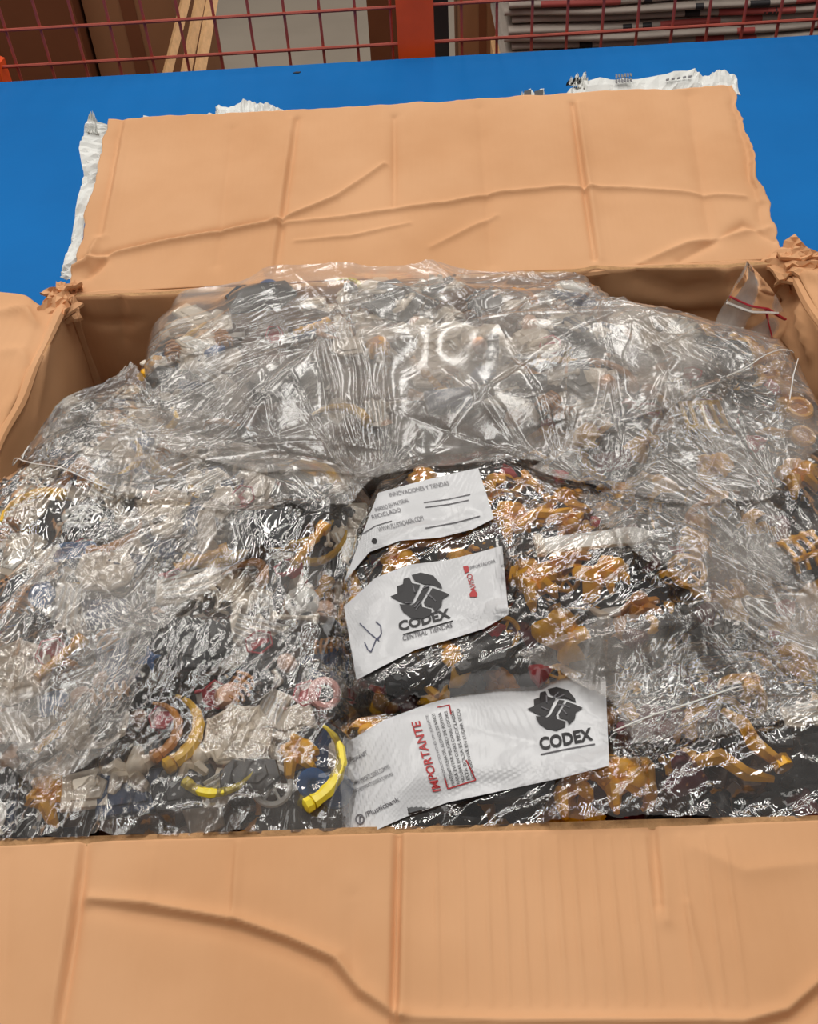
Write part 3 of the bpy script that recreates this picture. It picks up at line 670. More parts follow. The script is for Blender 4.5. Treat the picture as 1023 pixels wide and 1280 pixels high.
for k, b in BAG.items():
    P = world(b['poly'], H+b['top']*.5); b['P'] = P; sd = poly_sd(GX, GY, P)+.005; b['sd'] = sd
    rise = np.clip(sd/.09, 0, 1); rise = np.sqrt(1-(1-rise)**2)
    b['target'] = H+b['top']+b['dome']*rise-.017*np.clip(1-sd/.018, 0, 1)**2+fbm(GX*22, GY*22, ord(k), 2)*.006*rise
    b['target'] = np.minimum(b['target'], H-.009+GY*.35+np.maximum(GY-.03, 0)*1.1)
    b['hm'] = b['target']-DEEP; b['target0'] = b['target'].copy()
DESC = dict(
 web_plate='cream web-ribbed plate', gold_horn='pale gold ribbed horn', yellow_horn='bright yellow curved ribbed horn', amber_horn='amber curved horn',
 ribbed_rod='gold square-ended ribbed rod', gold_claw='gold yellow clawed piece', amber_claw='amber clawed piece', white_claw='cream clawed piece', dark_claw='dark grey clawed piece',
 white_spoked_ring='white six-spoked wheel', gold_spoked_ring='gold six-spoked wheel', black_slab='charcoal angular slab', dark_pointed_plate='dark grey pointed plate', navy_slab='navy blue bevelled slab'.replace('bevelled', 'square'), maroon_plate='maroon small plate',
 white_plate='cream small angular plate', blue_star='blue four-pointed star', white_wing='cream jagged ribbed wing', red_cup='white cup with red rim', peach_knob='peach rounded knob', pink_ring='pink ring',
 gold_ring='gold ring with amber disc', amber_rib='amber rib cage piece', white_skull='white skull piece', white_bone='white bone', blue_disc='blue round disc with stud', gold_hood='gold curved hood', black_hood='charcoal curved hood',
 maroon_hood='maroon curved hood', gold_barred_piece='pale gold barred frame', gold_cage='gold arched cage', black_cone='black cone with brim', red_gem='red pointed gem', gold_bent_limb='gold bent arm', white_stud_block='cream studded block',
 grey_stud_block='dark grey studded block', white_clip='white hooked clip', dark_axe='brown dark-headed axe', white_toy_sword='white long blade with guard')
used = {}
def drop(bag, kn, x, y, yaw, tilt=(0, 0), scale=1.0, label=None, sink=0.0, zmax=None):
    b = BAG[bag]; ms, vs, cat = KIND[kn]
    Mt = Matrix.Rotation(yaw, 3, 'Z') @ Matrix.Rotation(tilt[0], 3, 'X') @ Matrix.Rotation(tilt[1], 3, 'Y')
    Rm = np.array(Mt)*scale; W = vs @ Rm.T; X = W[:, 0]+x; Y = W[:, 1]+y
    ix = np.clip(np.rint((X-gx[0])/RES).astype(int), 0, len(gx)-1); iy = np.clip(np.rint((Y-gy[0])/RES).astype(int), 0, len(gy)-1)
    if X.min() < -.293 or X.max() > .293 or Y.min() < .006 or Y.max() > .492: return None
    h = b['hm'][ix, iy]-W[:, 2]; z = np.percentile(h, 93)-sink
    if label is None:
        if b['sd'][ix, iy].min() < .001: return None
        for f_ in (1, .7, .4, .15):
            jx = np.clip(np.rint((x+(X-x)*f_-gx[0])/RES).astype(int), 0, len(gx)-1); jy = np.clip(np.rint((y+(Y-y)*f_-gy[0])/RES).astype(int), 0, len(gy)-1)
            if ((W[:, 2]+z) > b['cap'][jx, jy]-.0005).any(): return None
    if label is not None:
        i_ = int(np.clip(round((x-gx[0])/RES), 0, len(gx)-1)); j_ = int(np.clip(round((y-gy[0])/RES), 0, len(gy)-1)); z = b['target0'][i_, j_]+.004-W[:, 2].max()
    top = z+W[:, 2].max()
    if zmax is not None and top > zmax: return None
    # rasterise top: fill bounding ellipse cells crudely through the vertices and midpoints to the centre
    for f_ in (1, .66, .33):
        jx = np.clip(np.rint((x+(X-x)*f_-gx[0])/RES).astype(int), 0, len(gx)-1); jy = np.clip(np.rint((y+(Y-y)*f_-gy[0])/RES).astype(int), 0, len(gy)-1)
        np.maximum.at(b['hm' if label is None else 'hs'], (jx, jy), W[:, 2]+z-(0 if f_ == 1 else .001))
        if label is not None and f_ == 1 and 'horn' not in kn:
            disc = (GX-x)**2+(GY-y)**2 < (np.median(np.hypot(W[:, 0], W[:, 1]))*1.05)**2; b['cap'][disc] = np.minimum(b['cap'][disc], z+W[:, 2].min()+.001)
        if label is not None:
            for ax in (-2, -1, 0, 1, 2):
                for ay in (-2, -1, 0, 1, 2): np.minimum.at(b['cap'], (np.clip(jx+ax, 0, len(gx)-1), np.clip(jy+ay, 0, len(gy)-1)), z+W[:, 2].min()+.001)
    grp = label is None
    loc = (x, y, z)
    pieces = []
    main = len(ms) == 1
    if main: root = bpy.data.objects.new(kn, ms[0][1])
    else:
        root = bpy.data.objects.new(kn, None); root.empty_display_size = .005
        for n, me, mm in ms:
            c = bpy.data.objects.new(n, me); c.parent = root; COL.objects.link(c)
    COL.objects.link(root)
    m4 = Mt.to_4x4() @ Matrix.Scale(scale, 4); m4.translation = loc; root.matrix_world = m4
    root['label'] = label or (DESC[kn]+' loose among others in the '+b['name']); root['category'] = cat
    root['group'] = DESC[kn].split(' with')[0]+' pieces in the '+b['name']
    used[kn] = used.get(kn, 0)+1
    return root
# pieces singled out in the photograph: bag, kind, pixel, yaw, scale, label
SPOT = [
 ('B', 'web_plate', 300, 925, .3, 1.0, 'cream web-ribbed plate beside the peach knob, low middle of the left bag', (.1, .05)),
 ('B', 'web_plate', 22, 845, .1, 1.15, 'largest cream web-ribbed plate at the left edge of the left bag', (.15, .1)),
 ('B', 'white_wing', 232, 742, .2, 1.25, 'cream jagged wing just above the big charcoal slab in the left bag', (.1, 0)),
 ('B', 'red_cup', 205, 722, .4, 1.0, 'white cup with red rim beside the jagged wing near the gold rod', (.9, .5)),
 ('B', 'red_cup', 62, 812, .2, 1.15, 'white cup with red rim at the left edge above the big web plate', (.8, .3)),
 ('B', 'red_cup', 252, 868, .8, 1.0, 'white cup with red rim touching the low middle web plate', (.9, .3)),
 ('B', 'ribbed_rod', 250, 704, .45, 1.05, 'gold ribbed rod lying above the cream jagged wing', (0, 0)),
 ('B', 'ribbed_rod', 78, 840, .95, 1.0, 'gold ribbed rod beside the leftmost red rimmed cup', (0, 0)),
 ('B', 'ribbed_rod', 385, 688, 1.1, 1.1, 'gold ribbed rod beside the white skull at the left bag edge', (.2, 0)),
 ('B', 'black_slab', 232, 815, -.1, 1.55, 'largest charcoal slab in the left bag below the jagged wing', (.05, 0)),
 ('B', 'blue_star', 193, 838, .3, 1.0, 'blue four-pointed star on the corner of the big charcoal slab', (.2, .1)),
 ('B', 'peach_knob', 281, 873, 0, 1.15, 'peach rounded knob above the low middle web plate', (.2, .3)),
 ('B', 'amber_rib', 298, 866, 1.2, 1.1, 'amber rib cage piece next to the peach knob', (.2, 0)),
 ('B', 'gold_horn', 195, 925, -.9, 1.15, 'pale gold curved horn left of the low middle web plate, outer of the pair', (0, 0)),
 ('B', 'amber_horn', 185, 925, -.9, 1.0, 'amber curved horn inside the gold horn left of the web plate', (0, 0)),
 ('B', 'yellow_horn', 362, 960, -1.0, 1.0, 'bright yellow curved horn standing between skull and blue disc', (0, 0)),
 ('B', 'amber_horn', 398, 975, -1.0, 1.5, 'large amber horn curving around the bright yellow horn', (0, 0)),
 ('B', 'yellow_horn', 278, 955, -2.3, .75, 'small bright yellow horn below the low middle web plate', (0, 0)),
 ('B', 'gold_claw', 375, 945, .3, 1.0, 'gold clawed piece inside the curve of the yellow horn', (0, 0)),
 ('B', 'white_skull', 377, 750, .3, 1.3, 'white skull piece above a bone in the left bag', (.2, 0)),
 ('B', 'white_bone', 370, 779, -.1, 1.25, 'white bone lying just below the white skull', (0, 0)),
 ('B', 'white_spoked_ring', 335, 1024, 0, 1.0, 'white six-spoked wheel beside the front flap', (.4, 0)),
 ('B', 'blue_disc', 414, 1027, 0, 1.0, 'blue round disc in the front corner of the left bag by the printed bag', (.9, .2)),
 ('B', 'blue_disc', 385, 1036, 0, .85, 'blue round disc between the spoked wheel and another blue disc', (.4, .2)),
 ('B', 'pink_ring', 404, 862, 0, 1.2, 'pink ring above the bright yellow horn', (.4, .3)),
 ('B', 'gold_claw', 58, 998, .9, 1.15, 'gold clawed piece low at the left near the front flap', (0, 0)),
 ('B', 'black_slab', 332, 672, .1, 1.25, 'charcoal slab above the white skull in the left bag', (.1, 0)),
 ('B', 'peach_knob', 311, 664, 0, .95, 'peach rounded knob on the upper charcoal slab', (.6, .3)),
 ('B', 'navy_slab', 150, 1010, .2, 1.3, 'navy slab near the front flap in the left bag', (.3, .1)),
 ('B', 'white_claw', 245, 955, .2, .9, 'cream clawed piece between two horns below the web plate', (0, 0)),
 ('B', 'black_slab', 315, 975, .0, .8, 'small charcoal slab beside the small yellow horn', (0, 0)),
 ('B', 'blue_disc', 60, 760, .0, .85, 'blue round disc in the upper left of the left bag', (.3, .2)),
 ('B', 'gold_horn', 190, 520, -.8, .85, 'gold curved horn where the left bag meets the back bag', (0, 0)),
 ('B', 'gold_horn', 50, 655, 1.2, 1.1, 'gold curved horn by the left side wall', (0, 0)),
 ('A', 'gold_horn', 420, 545, .3, 1.1, 'gold curved horn at the front middle of the back bag', (0, 0)),
 ('A', 'black_slab', 330, 392, .2, 1.5, 'largest charcoal slab in the back bag', (0, 0)),
 ('A', 'black_slab', 365, 495, .2, 1.6, 'charcoal slab at the front of the back bag', (0, 0)),
 ('A', 'navy_slab', 560, 515, .2, 1.3, 'navy slab at the front of the back bag', (0, 0)),
 ('A', 'dark_claw', 605, 385, .2, 1.3, 'dark clawed piece near the back wall', (0, 0)),
 ('A', 'amber_horn', 640, 395, .2, 1.0, 'amber horn beside the dark clawed piece near the back wall', (0, 0)),
 ('A', 'gold_claw', 475, 455, .2, .9, 'gold clawed piece in the middle of the back bag', (0, 0)),
 ('A', 'red_cup', 345, 430, .2, .9, 'white cup with red rim in front of the largest slab of the back bag', (.9, 0)),
 ('A', 'ribbed_rod', 390, 430, .5, .9, 'gold ribbed rod beside the cup in the back bag', (0, 0)),
 ('A', 'yellow_horn', 432, 383, .2, .5, 'small bright yellow horn near the back wall', (0, 0)),
 ('A', 'blue_disc', 340, 373, .2, .8, 'blue round disc behind the largest slab of the back bag', (0, 0)),
 ('E', 'gold_ring', 998, 512, 0, 1.15, 'gold ring with disc nearest the back right corner', (.2, .1)),
 ('E', 'gold_ring', 1003, 545, 0, 1.0, 'gold ring with disc in front of another gold ring', (.2, .1)),
 ('E', 'black_slab', 898, 442, -.3, 1.3, 'charcoal slab under the clear film near the back right corner', (.1, 0)),
 ('E', 'gold_barred_piece', 878, 527, .05, 1.15, 'pale gold barred frame in the right bag', (.1, .05)),
 ('E', 'red_gem', 946, 552, .2, 1.15, 'red gem beside the gold rings', (0, 0)),
 ('E', 'gold_claw', 998, 598, .2, 1.25, 'gold clawed piece in front of the gold rings', (0, 0)),
 ('E', 'gold_cage', 1002, 690, .4, 1.2, 'gold arched cage at the right edge', (0, 0)),
 ('E', 'maroon_hood', 965, 660, .4, 1.2, 'maroon hood left of the gold arched cage', (0, 0)),
 ('C', 'red_gem', 700, 583, .2, 1.0, 'red gem behind the printed bands', (0, 0)),
 ('C', 'dark_claw', 755, 590, .2, 1.2, 'dark clawed piece beside the red gem behind the bands', (0, 0)),
 ('E', 'gold_claw', 782, 602, .2, .8, 'gold clawed piece next to the dark clawed piece', (0, 0)),
 ('E', 'red_gem', 780, 618, .2, .9, 'red gem under the small gold clawed piece', (0, 0)),
 ('C', 'gold_spoked_ring', 857, 722, .2, 1.15, 'gold six-spoked wheel in the middle bag', (.3, .1)),
 ('C', 'gold_hood', 888, 815, .2, 1.25, 'gold hood right of centre above the front right bag', (.3, .1)),
 ('D', 'gold_hood', 930, 857, .9, 1.2, 'gold hood at the back of the front right bag', (.3, .1)),
 ('C', 'white_toy_sword', 745, 695, .1, 1.3, 'white long blade in the middle bag', (0, 0)),
 ('C', 'gold_claw', 500, 706, .1, 1.2, 'gold clawed piece between the two printed bands, left one', (0, 0)),
 ('C', 'gold_bent_limb', 525, 694, .1, 1.2, 'gold bent arm between the two printed bands', (0, 0)),
 ('C', 'gold_hood', 560, 820, .4, 1.25, 'gold hood just below the emblem band', (.4, 0)),
 ('C', 'red_gem', 615, 795, .4, 1.3, 'red gem at the lower right corner of the emblem band', (.2, 0)),
 ('C', 'black_slab', 600, 815, .4, 1.0, 'charcoal slab under the red gem below the emblem band', (.1, 0)),
 ('C', 'red_gem', 675, 832, .4, 1.1, 'red gem behind the long printed band', (.2, 0)),
 ('C', 'gold_claw', 640, 655, .4, 1.2, 'gold clawed piece right of the top printed band', (0, 0)),
 ('C', 'gold_bent_limb', 680, 660, .2, 1.3, 'gold bent arm right of the top printed band', (0, 0)),
 ('C', 'gold_claw', 670, 735, .4, 1.3, 'gold clawed piece right of the emblem band', (0, 0)),
 ('C', 'gold_hood', 725, 732, .4, 1.2, 'gold hood right of the emblem band', (0, 0)),
 ('C', 'gold_claw', 765, 725, .4, 1.0, 'gold clawed piece in front of the white blade', (0, 0)),
 ('C', 'gold_claw', 530, 600, .4, 1.0, 'gold clawed piece just behind the top printed band', (0, 0)),
 ('B', 'white_wing', 275, 1018, .5, 1.0, 'cream jagged wing at the front flap between navy slab and spoked wheel', (.2, 0)),
 ('B', 'black_slab', 222, 1035, .2, .9, 'charcoal slab touching the front flap in the left bag', (.3, 0)),
 ('B', 'white_plate', 100, 1030, .2, 1.2, 'cream angular plate at the front flap beside the low gold claw', (.2, 0)),
 ('B', 'white_claw', 165, 965, .2, 1.2, 'cream clawed piece just behind the navy slab', (.1, 0)),
 ('D', 'gold_claw', 718, 1018, .4, 1.3, 'gold clawed piece nearest the front flap below the long band', (0, 0)),
 ('D', 'gold_hood', 795, 1000, .8, 1.3, 'gold hood near the front flap beside the gold claw', (.3, 0)),
 ('D', 'gold_claw', 775, 968, .4, 1.2, 'gold clawed piece under the end of the long band', (0, 0)),
 ('D', 'gold_hood', 455, 905, .8, 1.2, 'gold hood at the left end of the long printed band', (.2, 0)),
 ('D', 'gold_bent_limb', 940, 925, 1.9, 1.4, 'gold bent arm at the right of the long glossy fold', (.1, 0)),
 ('D', 'gold_bent_limb', 920, 985, -.5, 1.5, 'gold bent arm near the front flap at the right', (0, 0)),
 ('D', 'maroon_hood', 850, 960, -.5, 1.3, 'maroon hood between gold pieces near the front flap', (0, 0)),
 ('D', 'black_slab', 560, 1015, .3, 1.4, 'charcoal slab below the left end of the long band', (0, 0)),
 ('D', 'black_slab', 650, 1000, .1, 1.2, 'charcoal slab below the red printing of the long band', (0, 0)),
 ('D', 'white_wing', 1000, 905, .1, .8, 'cream jagged wing at the right edge of the front right bag', (0, 0)),
]
spots = []
for s_ in SPOT:
    p = at(s_[2], s_[3], H+.002); spots.append((s_, p.x, p.y)); b = BAG[s_[0]]
    b['target'] = b['target']-.009*np.exp(-((GX-p.x)**2+(GY-p.y)**2)/(.014*s_[5])**2)
for k, b in BAG.items(): b['cap'] = np.full(b['hm'].shape, 9.0); b['hs'] = np.full(b['hm'].shape, 0.0)
for s_, x, y in spots:
    bag, kn, px, py, yaw, sc, lab, tl = s_
    drop(bag, kn, min(max(x, -.272), .272), min(max(y, .030), .474), yaw, tl, sc, label=lab)
LM = [('B', 300, 925, 'low middle web plate'), ('B', 22, 845, 'left edge web plate'), ('B', 232, 742, 'cream jagged wing'), ('B', 377, 750, 'white skull'), ('B', 335, 1024, 'white spoked wheel'),
 ('B', 58, 998, 'gold claw low at left'), ('B', 150, 1010, 'navy slab by the front flap'), ('B', 60, 760, 'upper left blue disc'), ('B', 50, 655, 'gold horn by the left wall'), ('B', 190, 520, 'gold horn at the back bag edge'),
 ('B', 332, 672, 'upper charcoal slab'), ('B', 232, 815, 'big charcoal slab'), ('B', 362, 960, 'bright yellow horn'), ('B', 110, 600, 'pointed film corner at left'), ('B', -100, 950, 'left wall beyond the edge'),
 ('A', 330, 392, 'largest back bag slab'), ('A', 420, 545, 'front middle gold horn'), ('A', 560, 515, 'navy slab of the back bag'), ('A', 605, 385, 'dark claw near the back wall'), ('A', 475, 455, 'middle gold claw of the back bag'),
 ('A', 860, 470, 'long seam of the film'), ('A', 365, 495, 'front charcoal slab of the back bag'), ('A', 220, 450, 'left end of the back bag'), ('A', 720, 420, 'right end of the back bag'),
 ('C', 530, 640, 'top printed band'), ('C', 857, 722, 'gold spoked wheel'), ('C', 888, 815, 'gold hood right of centre'), ('C', 530, 760, 'emblem band'), ('C', 670, 735, 'gold claw right of the emblem band'),
 ('C', 745, 695, 'white toy sword'), ('C', 700, 583, 'red gem behind the bands'), ('C', 780, 800, 'film fold behind the long band'),
 ('D', 718, 1018, 'gold claw by the front flap'), ('D', 500, 950, 'left end of the long band'), ('D', 850, 960, 'maroon hood by the front flap'), ('D', 930, 857, 'gold hood behind the front bag'),
 ('D', 1000, 905, 'jagged wing at the right edge'), ('D', 650, 930, 'red printing of the long band'), ('D', 1150, 920, 'right wall beyond the edge'),
 ('E', 998, 512, 'back gold ring'), ('E', 878, 527, 'pale gold barred frame'), ('E', 946, 552, 'red gem by the gold rings'), ('E', 1002, 690, 'gold arched cage'), ('E', 898, 442, 'charcoal slab by the back corner'),
 ('E', 782, 602, 'red gem under a gold claw'), ('E', 1120, 750, 'right side wall')]
LMP = [(bg, *tuple(at(px, py, H))[:2], nm) for bg, px, py, nm in LM]
loose = []
TOTAL = dict(A=340, B=500, C=280, D=330, E=250)
for k, b in BAG.items():
    names = list(b['mix']); pr_ = np.array([b['mix'][n] for n in names], float); pr_ /= pr_.sum()
    okx, oky = np.where((b['sd'] > .012)); n_ok = len(okx)
    n = 0; tries = 0
    while n < TOTAL[k] and tries < TOTAL[k]*3:
        tries += 1
        c = rng.integers(0, n_ok, 14); gap = (b['target']-b['hm'])[okx[c], oky[c]]; i = c[np.argmax(gap)]
        if gap.max() < .004: continue
        kn = names[rng.choice(len(names), p=pr_)]
        r = drop(k, kn, gx[okx[i]]+rng.uniform(-.001, .001), min(max(gy[oky[i]], .019), .478)+rng.uniform(-.001, .001), rng.uniform(0, 6.28), (rng.normal(0, .35), rng.normal(0, .3)), rng.uniform(.85, 1.25), sink=.001, zmax=b['target'][okx[i], oky[i]]+.004)
        if r is not None: n += 1; loose.append((k, kn, r))
    # loose filling under the visible layers
    V = []; F = []; rr = random.Random(k); g_ = G(); P = b['P']
    for q in range(500):
        i = rr.randrange(n_ok); x, y = gx[okx[i]], gy[oky[i]]
        if b['sd'][okx[i], oky[i]] < .012 or abs(x) > .282 or y < .02 or y > .48: continue
        g_.box((x, y, b['target'][okx[i], oky[i]]-DEEP-.007+rr.uniform(-.003, .003)), (rr.uniform(.012, .024), rr.uniform(.010, .018), rr.uniform(.006, .012)), rr.uniform(0, 3), .8)
    o = obj('jumbled_pieces', g_, {'A': 'brown', 'B': 'brown', 'E': 'black2', 'C': 'black2', 'D': 'brown'}[k], smooth=False)  # brown filling puts the dark of the gaps into its colour
    tag(o, 'jumble of plastic pieces deep in the '+b['name'], 'plastic pieces', kind='stuff')
    # a slumped dark sheet below, for the shade between packed pieces
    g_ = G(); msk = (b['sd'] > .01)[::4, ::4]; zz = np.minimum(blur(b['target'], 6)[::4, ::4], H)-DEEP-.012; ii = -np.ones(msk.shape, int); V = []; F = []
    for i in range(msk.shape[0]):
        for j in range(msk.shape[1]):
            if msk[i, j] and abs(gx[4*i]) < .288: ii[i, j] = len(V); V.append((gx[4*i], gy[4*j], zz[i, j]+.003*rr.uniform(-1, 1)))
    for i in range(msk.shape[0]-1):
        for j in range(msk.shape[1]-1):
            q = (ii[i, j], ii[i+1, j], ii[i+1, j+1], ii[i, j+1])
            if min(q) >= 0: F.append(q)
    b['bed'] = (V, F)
ranks = {}
for k, kn, r in loose:
    d, nm = min((math.hypot(r.matrix_world.translation.x-x, r.matrix_world.translation.y-y), nm) for bg, x, y, nm in LMP if bg == k)
    ranks.setdefault((k, kn, nm), []).append((d-(r.matrix_world.translation.z-H)*1.5, r))
ORD = ['nearest', 'second nearest', 'third nearest', 'fourth nearest']
for (k, kn, nm), L in ranks.items():
    L.sort(key=lambda q: q[0]); ds = DESC[kn]
    for i, (_, r) in enumerate(L):
        r['label'] = (ds+' '+ORD[i]+' '+nm) if i < 4 else (ds+' in the rest around the '+nm)
for b in BAG.values(): b['hm'] = np.maximum(b['hm'], b['hs'])

# ------------------------------------------------------------------ films
FR = .001
fx = np.arange(-.2975, .2976, FR); fy = np.arange(.0045, .4985, FR)
FX, FY = np.meshgrid(fx, fy, indexing='ij')
def resample(A):
    u = (FX-gx[0])/RES; v = (FY-gy[0])/RES; i = np.clip(u.astype(int), 0, len(gx)-2); j = np.clip(v.astype(int), 0, len(gy)-2); a = np.clip(u-i, 0, 1); c = np.clip(v-j, 0, 1)
    return (A[i, j]*(1-a)+A[i+1, j]*a)*(1-c)+(A[i, j+1]*(1-a)+A[i+1, j+1]*a)*c
def creases(n, knots, seed, hmin=.0004, hmax=.0018, wmin=.0006, wmax=.0018, lmin=.012, lmax=.06, jit=.35, dirn=None):
    r = np.random.default_rng(seed); Z = np.zeros(FX.shape)
    for _ in range(n):
        kx, ky, spread = knots[r.integers(len(knots))]
        a = r.uniform(0, 2*PI); R = abs(r.normal(0, spread))+.01; cx, cy = kx+R*math.cos(a), ky+R*math.sin(a)
        th = a+r.normal(0, jit) if dirn is None or r.random() < .35 else dirn+r.normal(0, .22); L = r.uniform(lmin, lmax)*(.5+.5*min(1, R/.05)); w_ = r.uniform(wmin, wmax); h_ = r.uniform(hmin, hmax)*(1 if r.random() < .7 else -1); cv = r.normal(0, .12)*L
        x0, x1, y0, y1 = cx-L, cx+L, cy-L, cy+L
        i0 = int(max(0, (x0-fx[0])/FR)); i1 = int(min(len(fx), (x1-fx[0])/FR)); j0 = int(max(0, (y0-fy[0])/FR)); j1 = int(min(len(fy), (y1-fy[0])/FR))
        if i1-i0 < 2 or j1-j0 < 2: continue
        X = FX[i0:i1, j0:j1]-cx; Y = FY[i0:i1, j0:j1]-cy; c, s_ = math.cos(th), math.sin(th)
        t = (X*c+Y*s_)/L; d = np.abs(-X*s_+Y*c+cv*t*t); w2 = w_*(1+.8*t)
        Z[i0:i1, j0:j1] += h_*np.exp(-d/np.maximum(w2, .0003))*np.clip(1-t*t, 0, 1)
    return Z
def ridged(scale, seed, ang, st=4):
    c, s_ = math.cos(ang), math.sin(ang); u = FX*c+FY*s_; v = -FX*s_+FY*c
    u = u+.012*vnoise(FX*30, FY*30, seed+50); v = v+.006*vnoise(FX*35+9, FY*35, seed+51)
    n = vnoise(u*scale/st+40, v*scale+40, seed); return (1-np.abs(n)*2.2).clip(0, 1)**1.5
def knot(px, py, sp): p = at(px, py, H); return (p.x, p.y, sp)
FB = {
 'A': dict(dir=0.35, kn=[knot(905, 492, .12), knot(300, 620, .10), knot(480, 560, .1), knot(190, 480, .06), knot(740, 380, .06), knot(600, 430, .12)], n=420, ang=.25, amp=.0022),
 'B': dict(dir=1.25, kn=[knot(170, 870, .09), knot(150, 560, .08), knot(420, 640, .08), knot(370, 800, .05), knot(230, 960, .06), knot(60, 1010, .07), knot(20, 660, .08), knot(340, 900, .05), knot(120, 930, .04), knot(330, 985, .04), knot(200, 1030, .04), knot(140, 1000, .03)], n=620, ang=1.15, amp=.0024),
 'C': dict(dir=0.45, kn=[knot(640, 760, .06), knot(760, 640, .07), knot(900, 700, .08), knot(700, 830, .05), knot(450, 850, .05)], n=420, ang=.45, amp=.0024),
 'D': dict(dir=0.4, kn=[knot(720, 870, .05), knot(900, 880, .07), knot(1000, 840, .06), knot(700, 960, .06), knot(820, 1000, .07), knot(500, 960, .06)], n=460, ang=.4, amp=.0024),
 'E': dict(dir=-0.7, kn=[knot(1000, 430, .1), knot(900, 600, .08), knot(990, 760, .08), knot(860, 500, .06), knot(780, 420, .06)], n=380, ang=-.6, amp=.0022),
}
ALL = np.maximum.reduce([np.where(b['sd'] > -.004, b['hm'], H-.06) for b in BAG.values()])
def env_of(hm, mask, c1=7, bl=2):
    A = np.where(mask, hm, H-.055); D1 = dilate(A, 2); C1 = erode(dilate(D1, c1), c1); return blur(np.maximum(blur(D1, 1), C1), bl)
BANDS = {}   # smoother areas where the stiff print lies
def band_px(name): return BANDS[name]
def mask_poly(pts, soft=.006):
    sd = poly_sd(FX, FY, world(pts, H+.006)); return np.clip(sd/soft+.5, 0, 1)
bandpoly = dict(
 top=[(468, 612), (598, 582), (618, 652), (520, 668), (436, 715), (440, 680)],
 mid=[(428, 752), (480, 716), (560, 698), (628, 680), (634, 768), (560, 790), (450, 850)],
 low=[(434, 918), (520, 880), (600, 862), (700, 846), (760, 860), (762, 952), (640, 985), (540, 1005), (460, 1045), (432, 1043)])
filmZ = {}
def build_film(k, b, parent, matn, name, mask_extra=None, lift=.0015, base=None, shrink=None):
    pass
bagroots = {}
for k, b in BAG.items():
    root = empty('plastic_bag', (0, 0, 0), b['lab'], 'bag'); bagroots[k] = root
    E_ = env_of(np.maximum(np.minimum(b['hm'], b['target0']+.007), b['target0']-.008), b['sd'] > 0, 9 if k in 'AE' else 7, 4 if k == 'A' else 2)
    # the film falls away around the edge
    Z = resample(E_); sd = poly_sd(FX, FY, b['P'])+.005; f_ = FB[k]
    wet = dict(A=.3, B=.34, C=.6, D=.6, E=.35)[k]; rg = wet*(ridged(80, ord(k), f_['ang'], 10)*f_['amp']*.42+ridged(32, ord(k)+3, f_['ang']-.3, 5)*f_['amp']*1.2)+creases(70, f_['kn'], ord(k)*7, .0012, .0034, .0025, .006, .04, .13, .22)+creases(dict(A=80, B=430, C=260, D=300, E=110)[k], f_['kn'], ord(k)*13, .0007, .0020, .0011, .0019, .04, .14, .14, f_['dir'])
    cr_ = creases(int(f_['n']*(.6 if k in 'AE' else .5)), f_['kn'], ord(k)*3, .0003, .0014, .0007, .0015, .02, .08, .25, f_['dir'])
    damp = np.ones(FX.shape)
    if k == 'C': damp = 1-.86*np.maximum(mask_poly(bandpoly['top']), mask_poly(bandpoly['mid']))
    if k == 'D': damp = 1-.84*mask_poly(bandpoly['low'])
    if k in 'CD':
        st = 1-damp; Zs = blur(Z, 9)+.0015; Z = Z*(1-st)+np.maximum(Zs, blur(np.maximum(Z, Zs), 3))*st
    Zflat = Z; Z = Z+.0016+(rg*.9+cr_)*damp
    Z = np.minimum(Z, H-.004+FY*.35+np.maximum(FY-.03, 0)*1.2+.9*(Z-Zflat))
    msk = (sd > -.010) & (np.abs(FX) < .297)
    if True:
        Z = Z-np.clip(-sd, 0, .01)*1.2
    filmZ[k] = Z
    idx = -np.ones(msk.shape, np.int64); idx[msk] = np.arange(msk.sum())
    V = np.stack([FX[msk], FY[msk], Z[msk]], 1)
    q = msk[:-1, :-1] & msk[1:, :-1] & msk[1:, 1:] & msk[:-1, 1:]
    F = np.stack([idx[:-1, :-1][q], idx[1:, :-1][q], idx[1:, 1:][q], idx[:-1, 1:][q]], 1)
    me = bpy.data.meshes.new('film'); me.vertices.add(len(V)); me.vertices.foreach_set('co', V.astype(np.float32).ravel())
    me.loops.add(F.size); me.loops.foreach_set('vertex_index', F.astype(np.int32).ravel()); me.polygons.add(len(F)); me.polygons.foreach_set('loop_start', np.arange(0, F.size, 4, dtype=np.int32))
    me.update(calc_edges=True); me.validate(); me.shade_smooth(); link('film', me, root, b['film'])
    # dark sheet deep in the bag, standing in for shade between pieces
    V, F = b['bed']; link('gap_shade_sheet', me_from('gap_shade_sheet', V, F, True), root, 'gap_shade')
TOPZ = np.maximum.reduce([np.where(poly_sd(FX, FY, BAG[k]['P']) > -.008, filmZ[k], H-.06) for k in BAG])
def sample(Z, x, y):
    i = int(min(max((x-fx[0])/FR, 0), len(fx)-1)); j = int(min(max((y-fy[0])/FR, 0), len(fy)-1)); return float(Z[i, j])
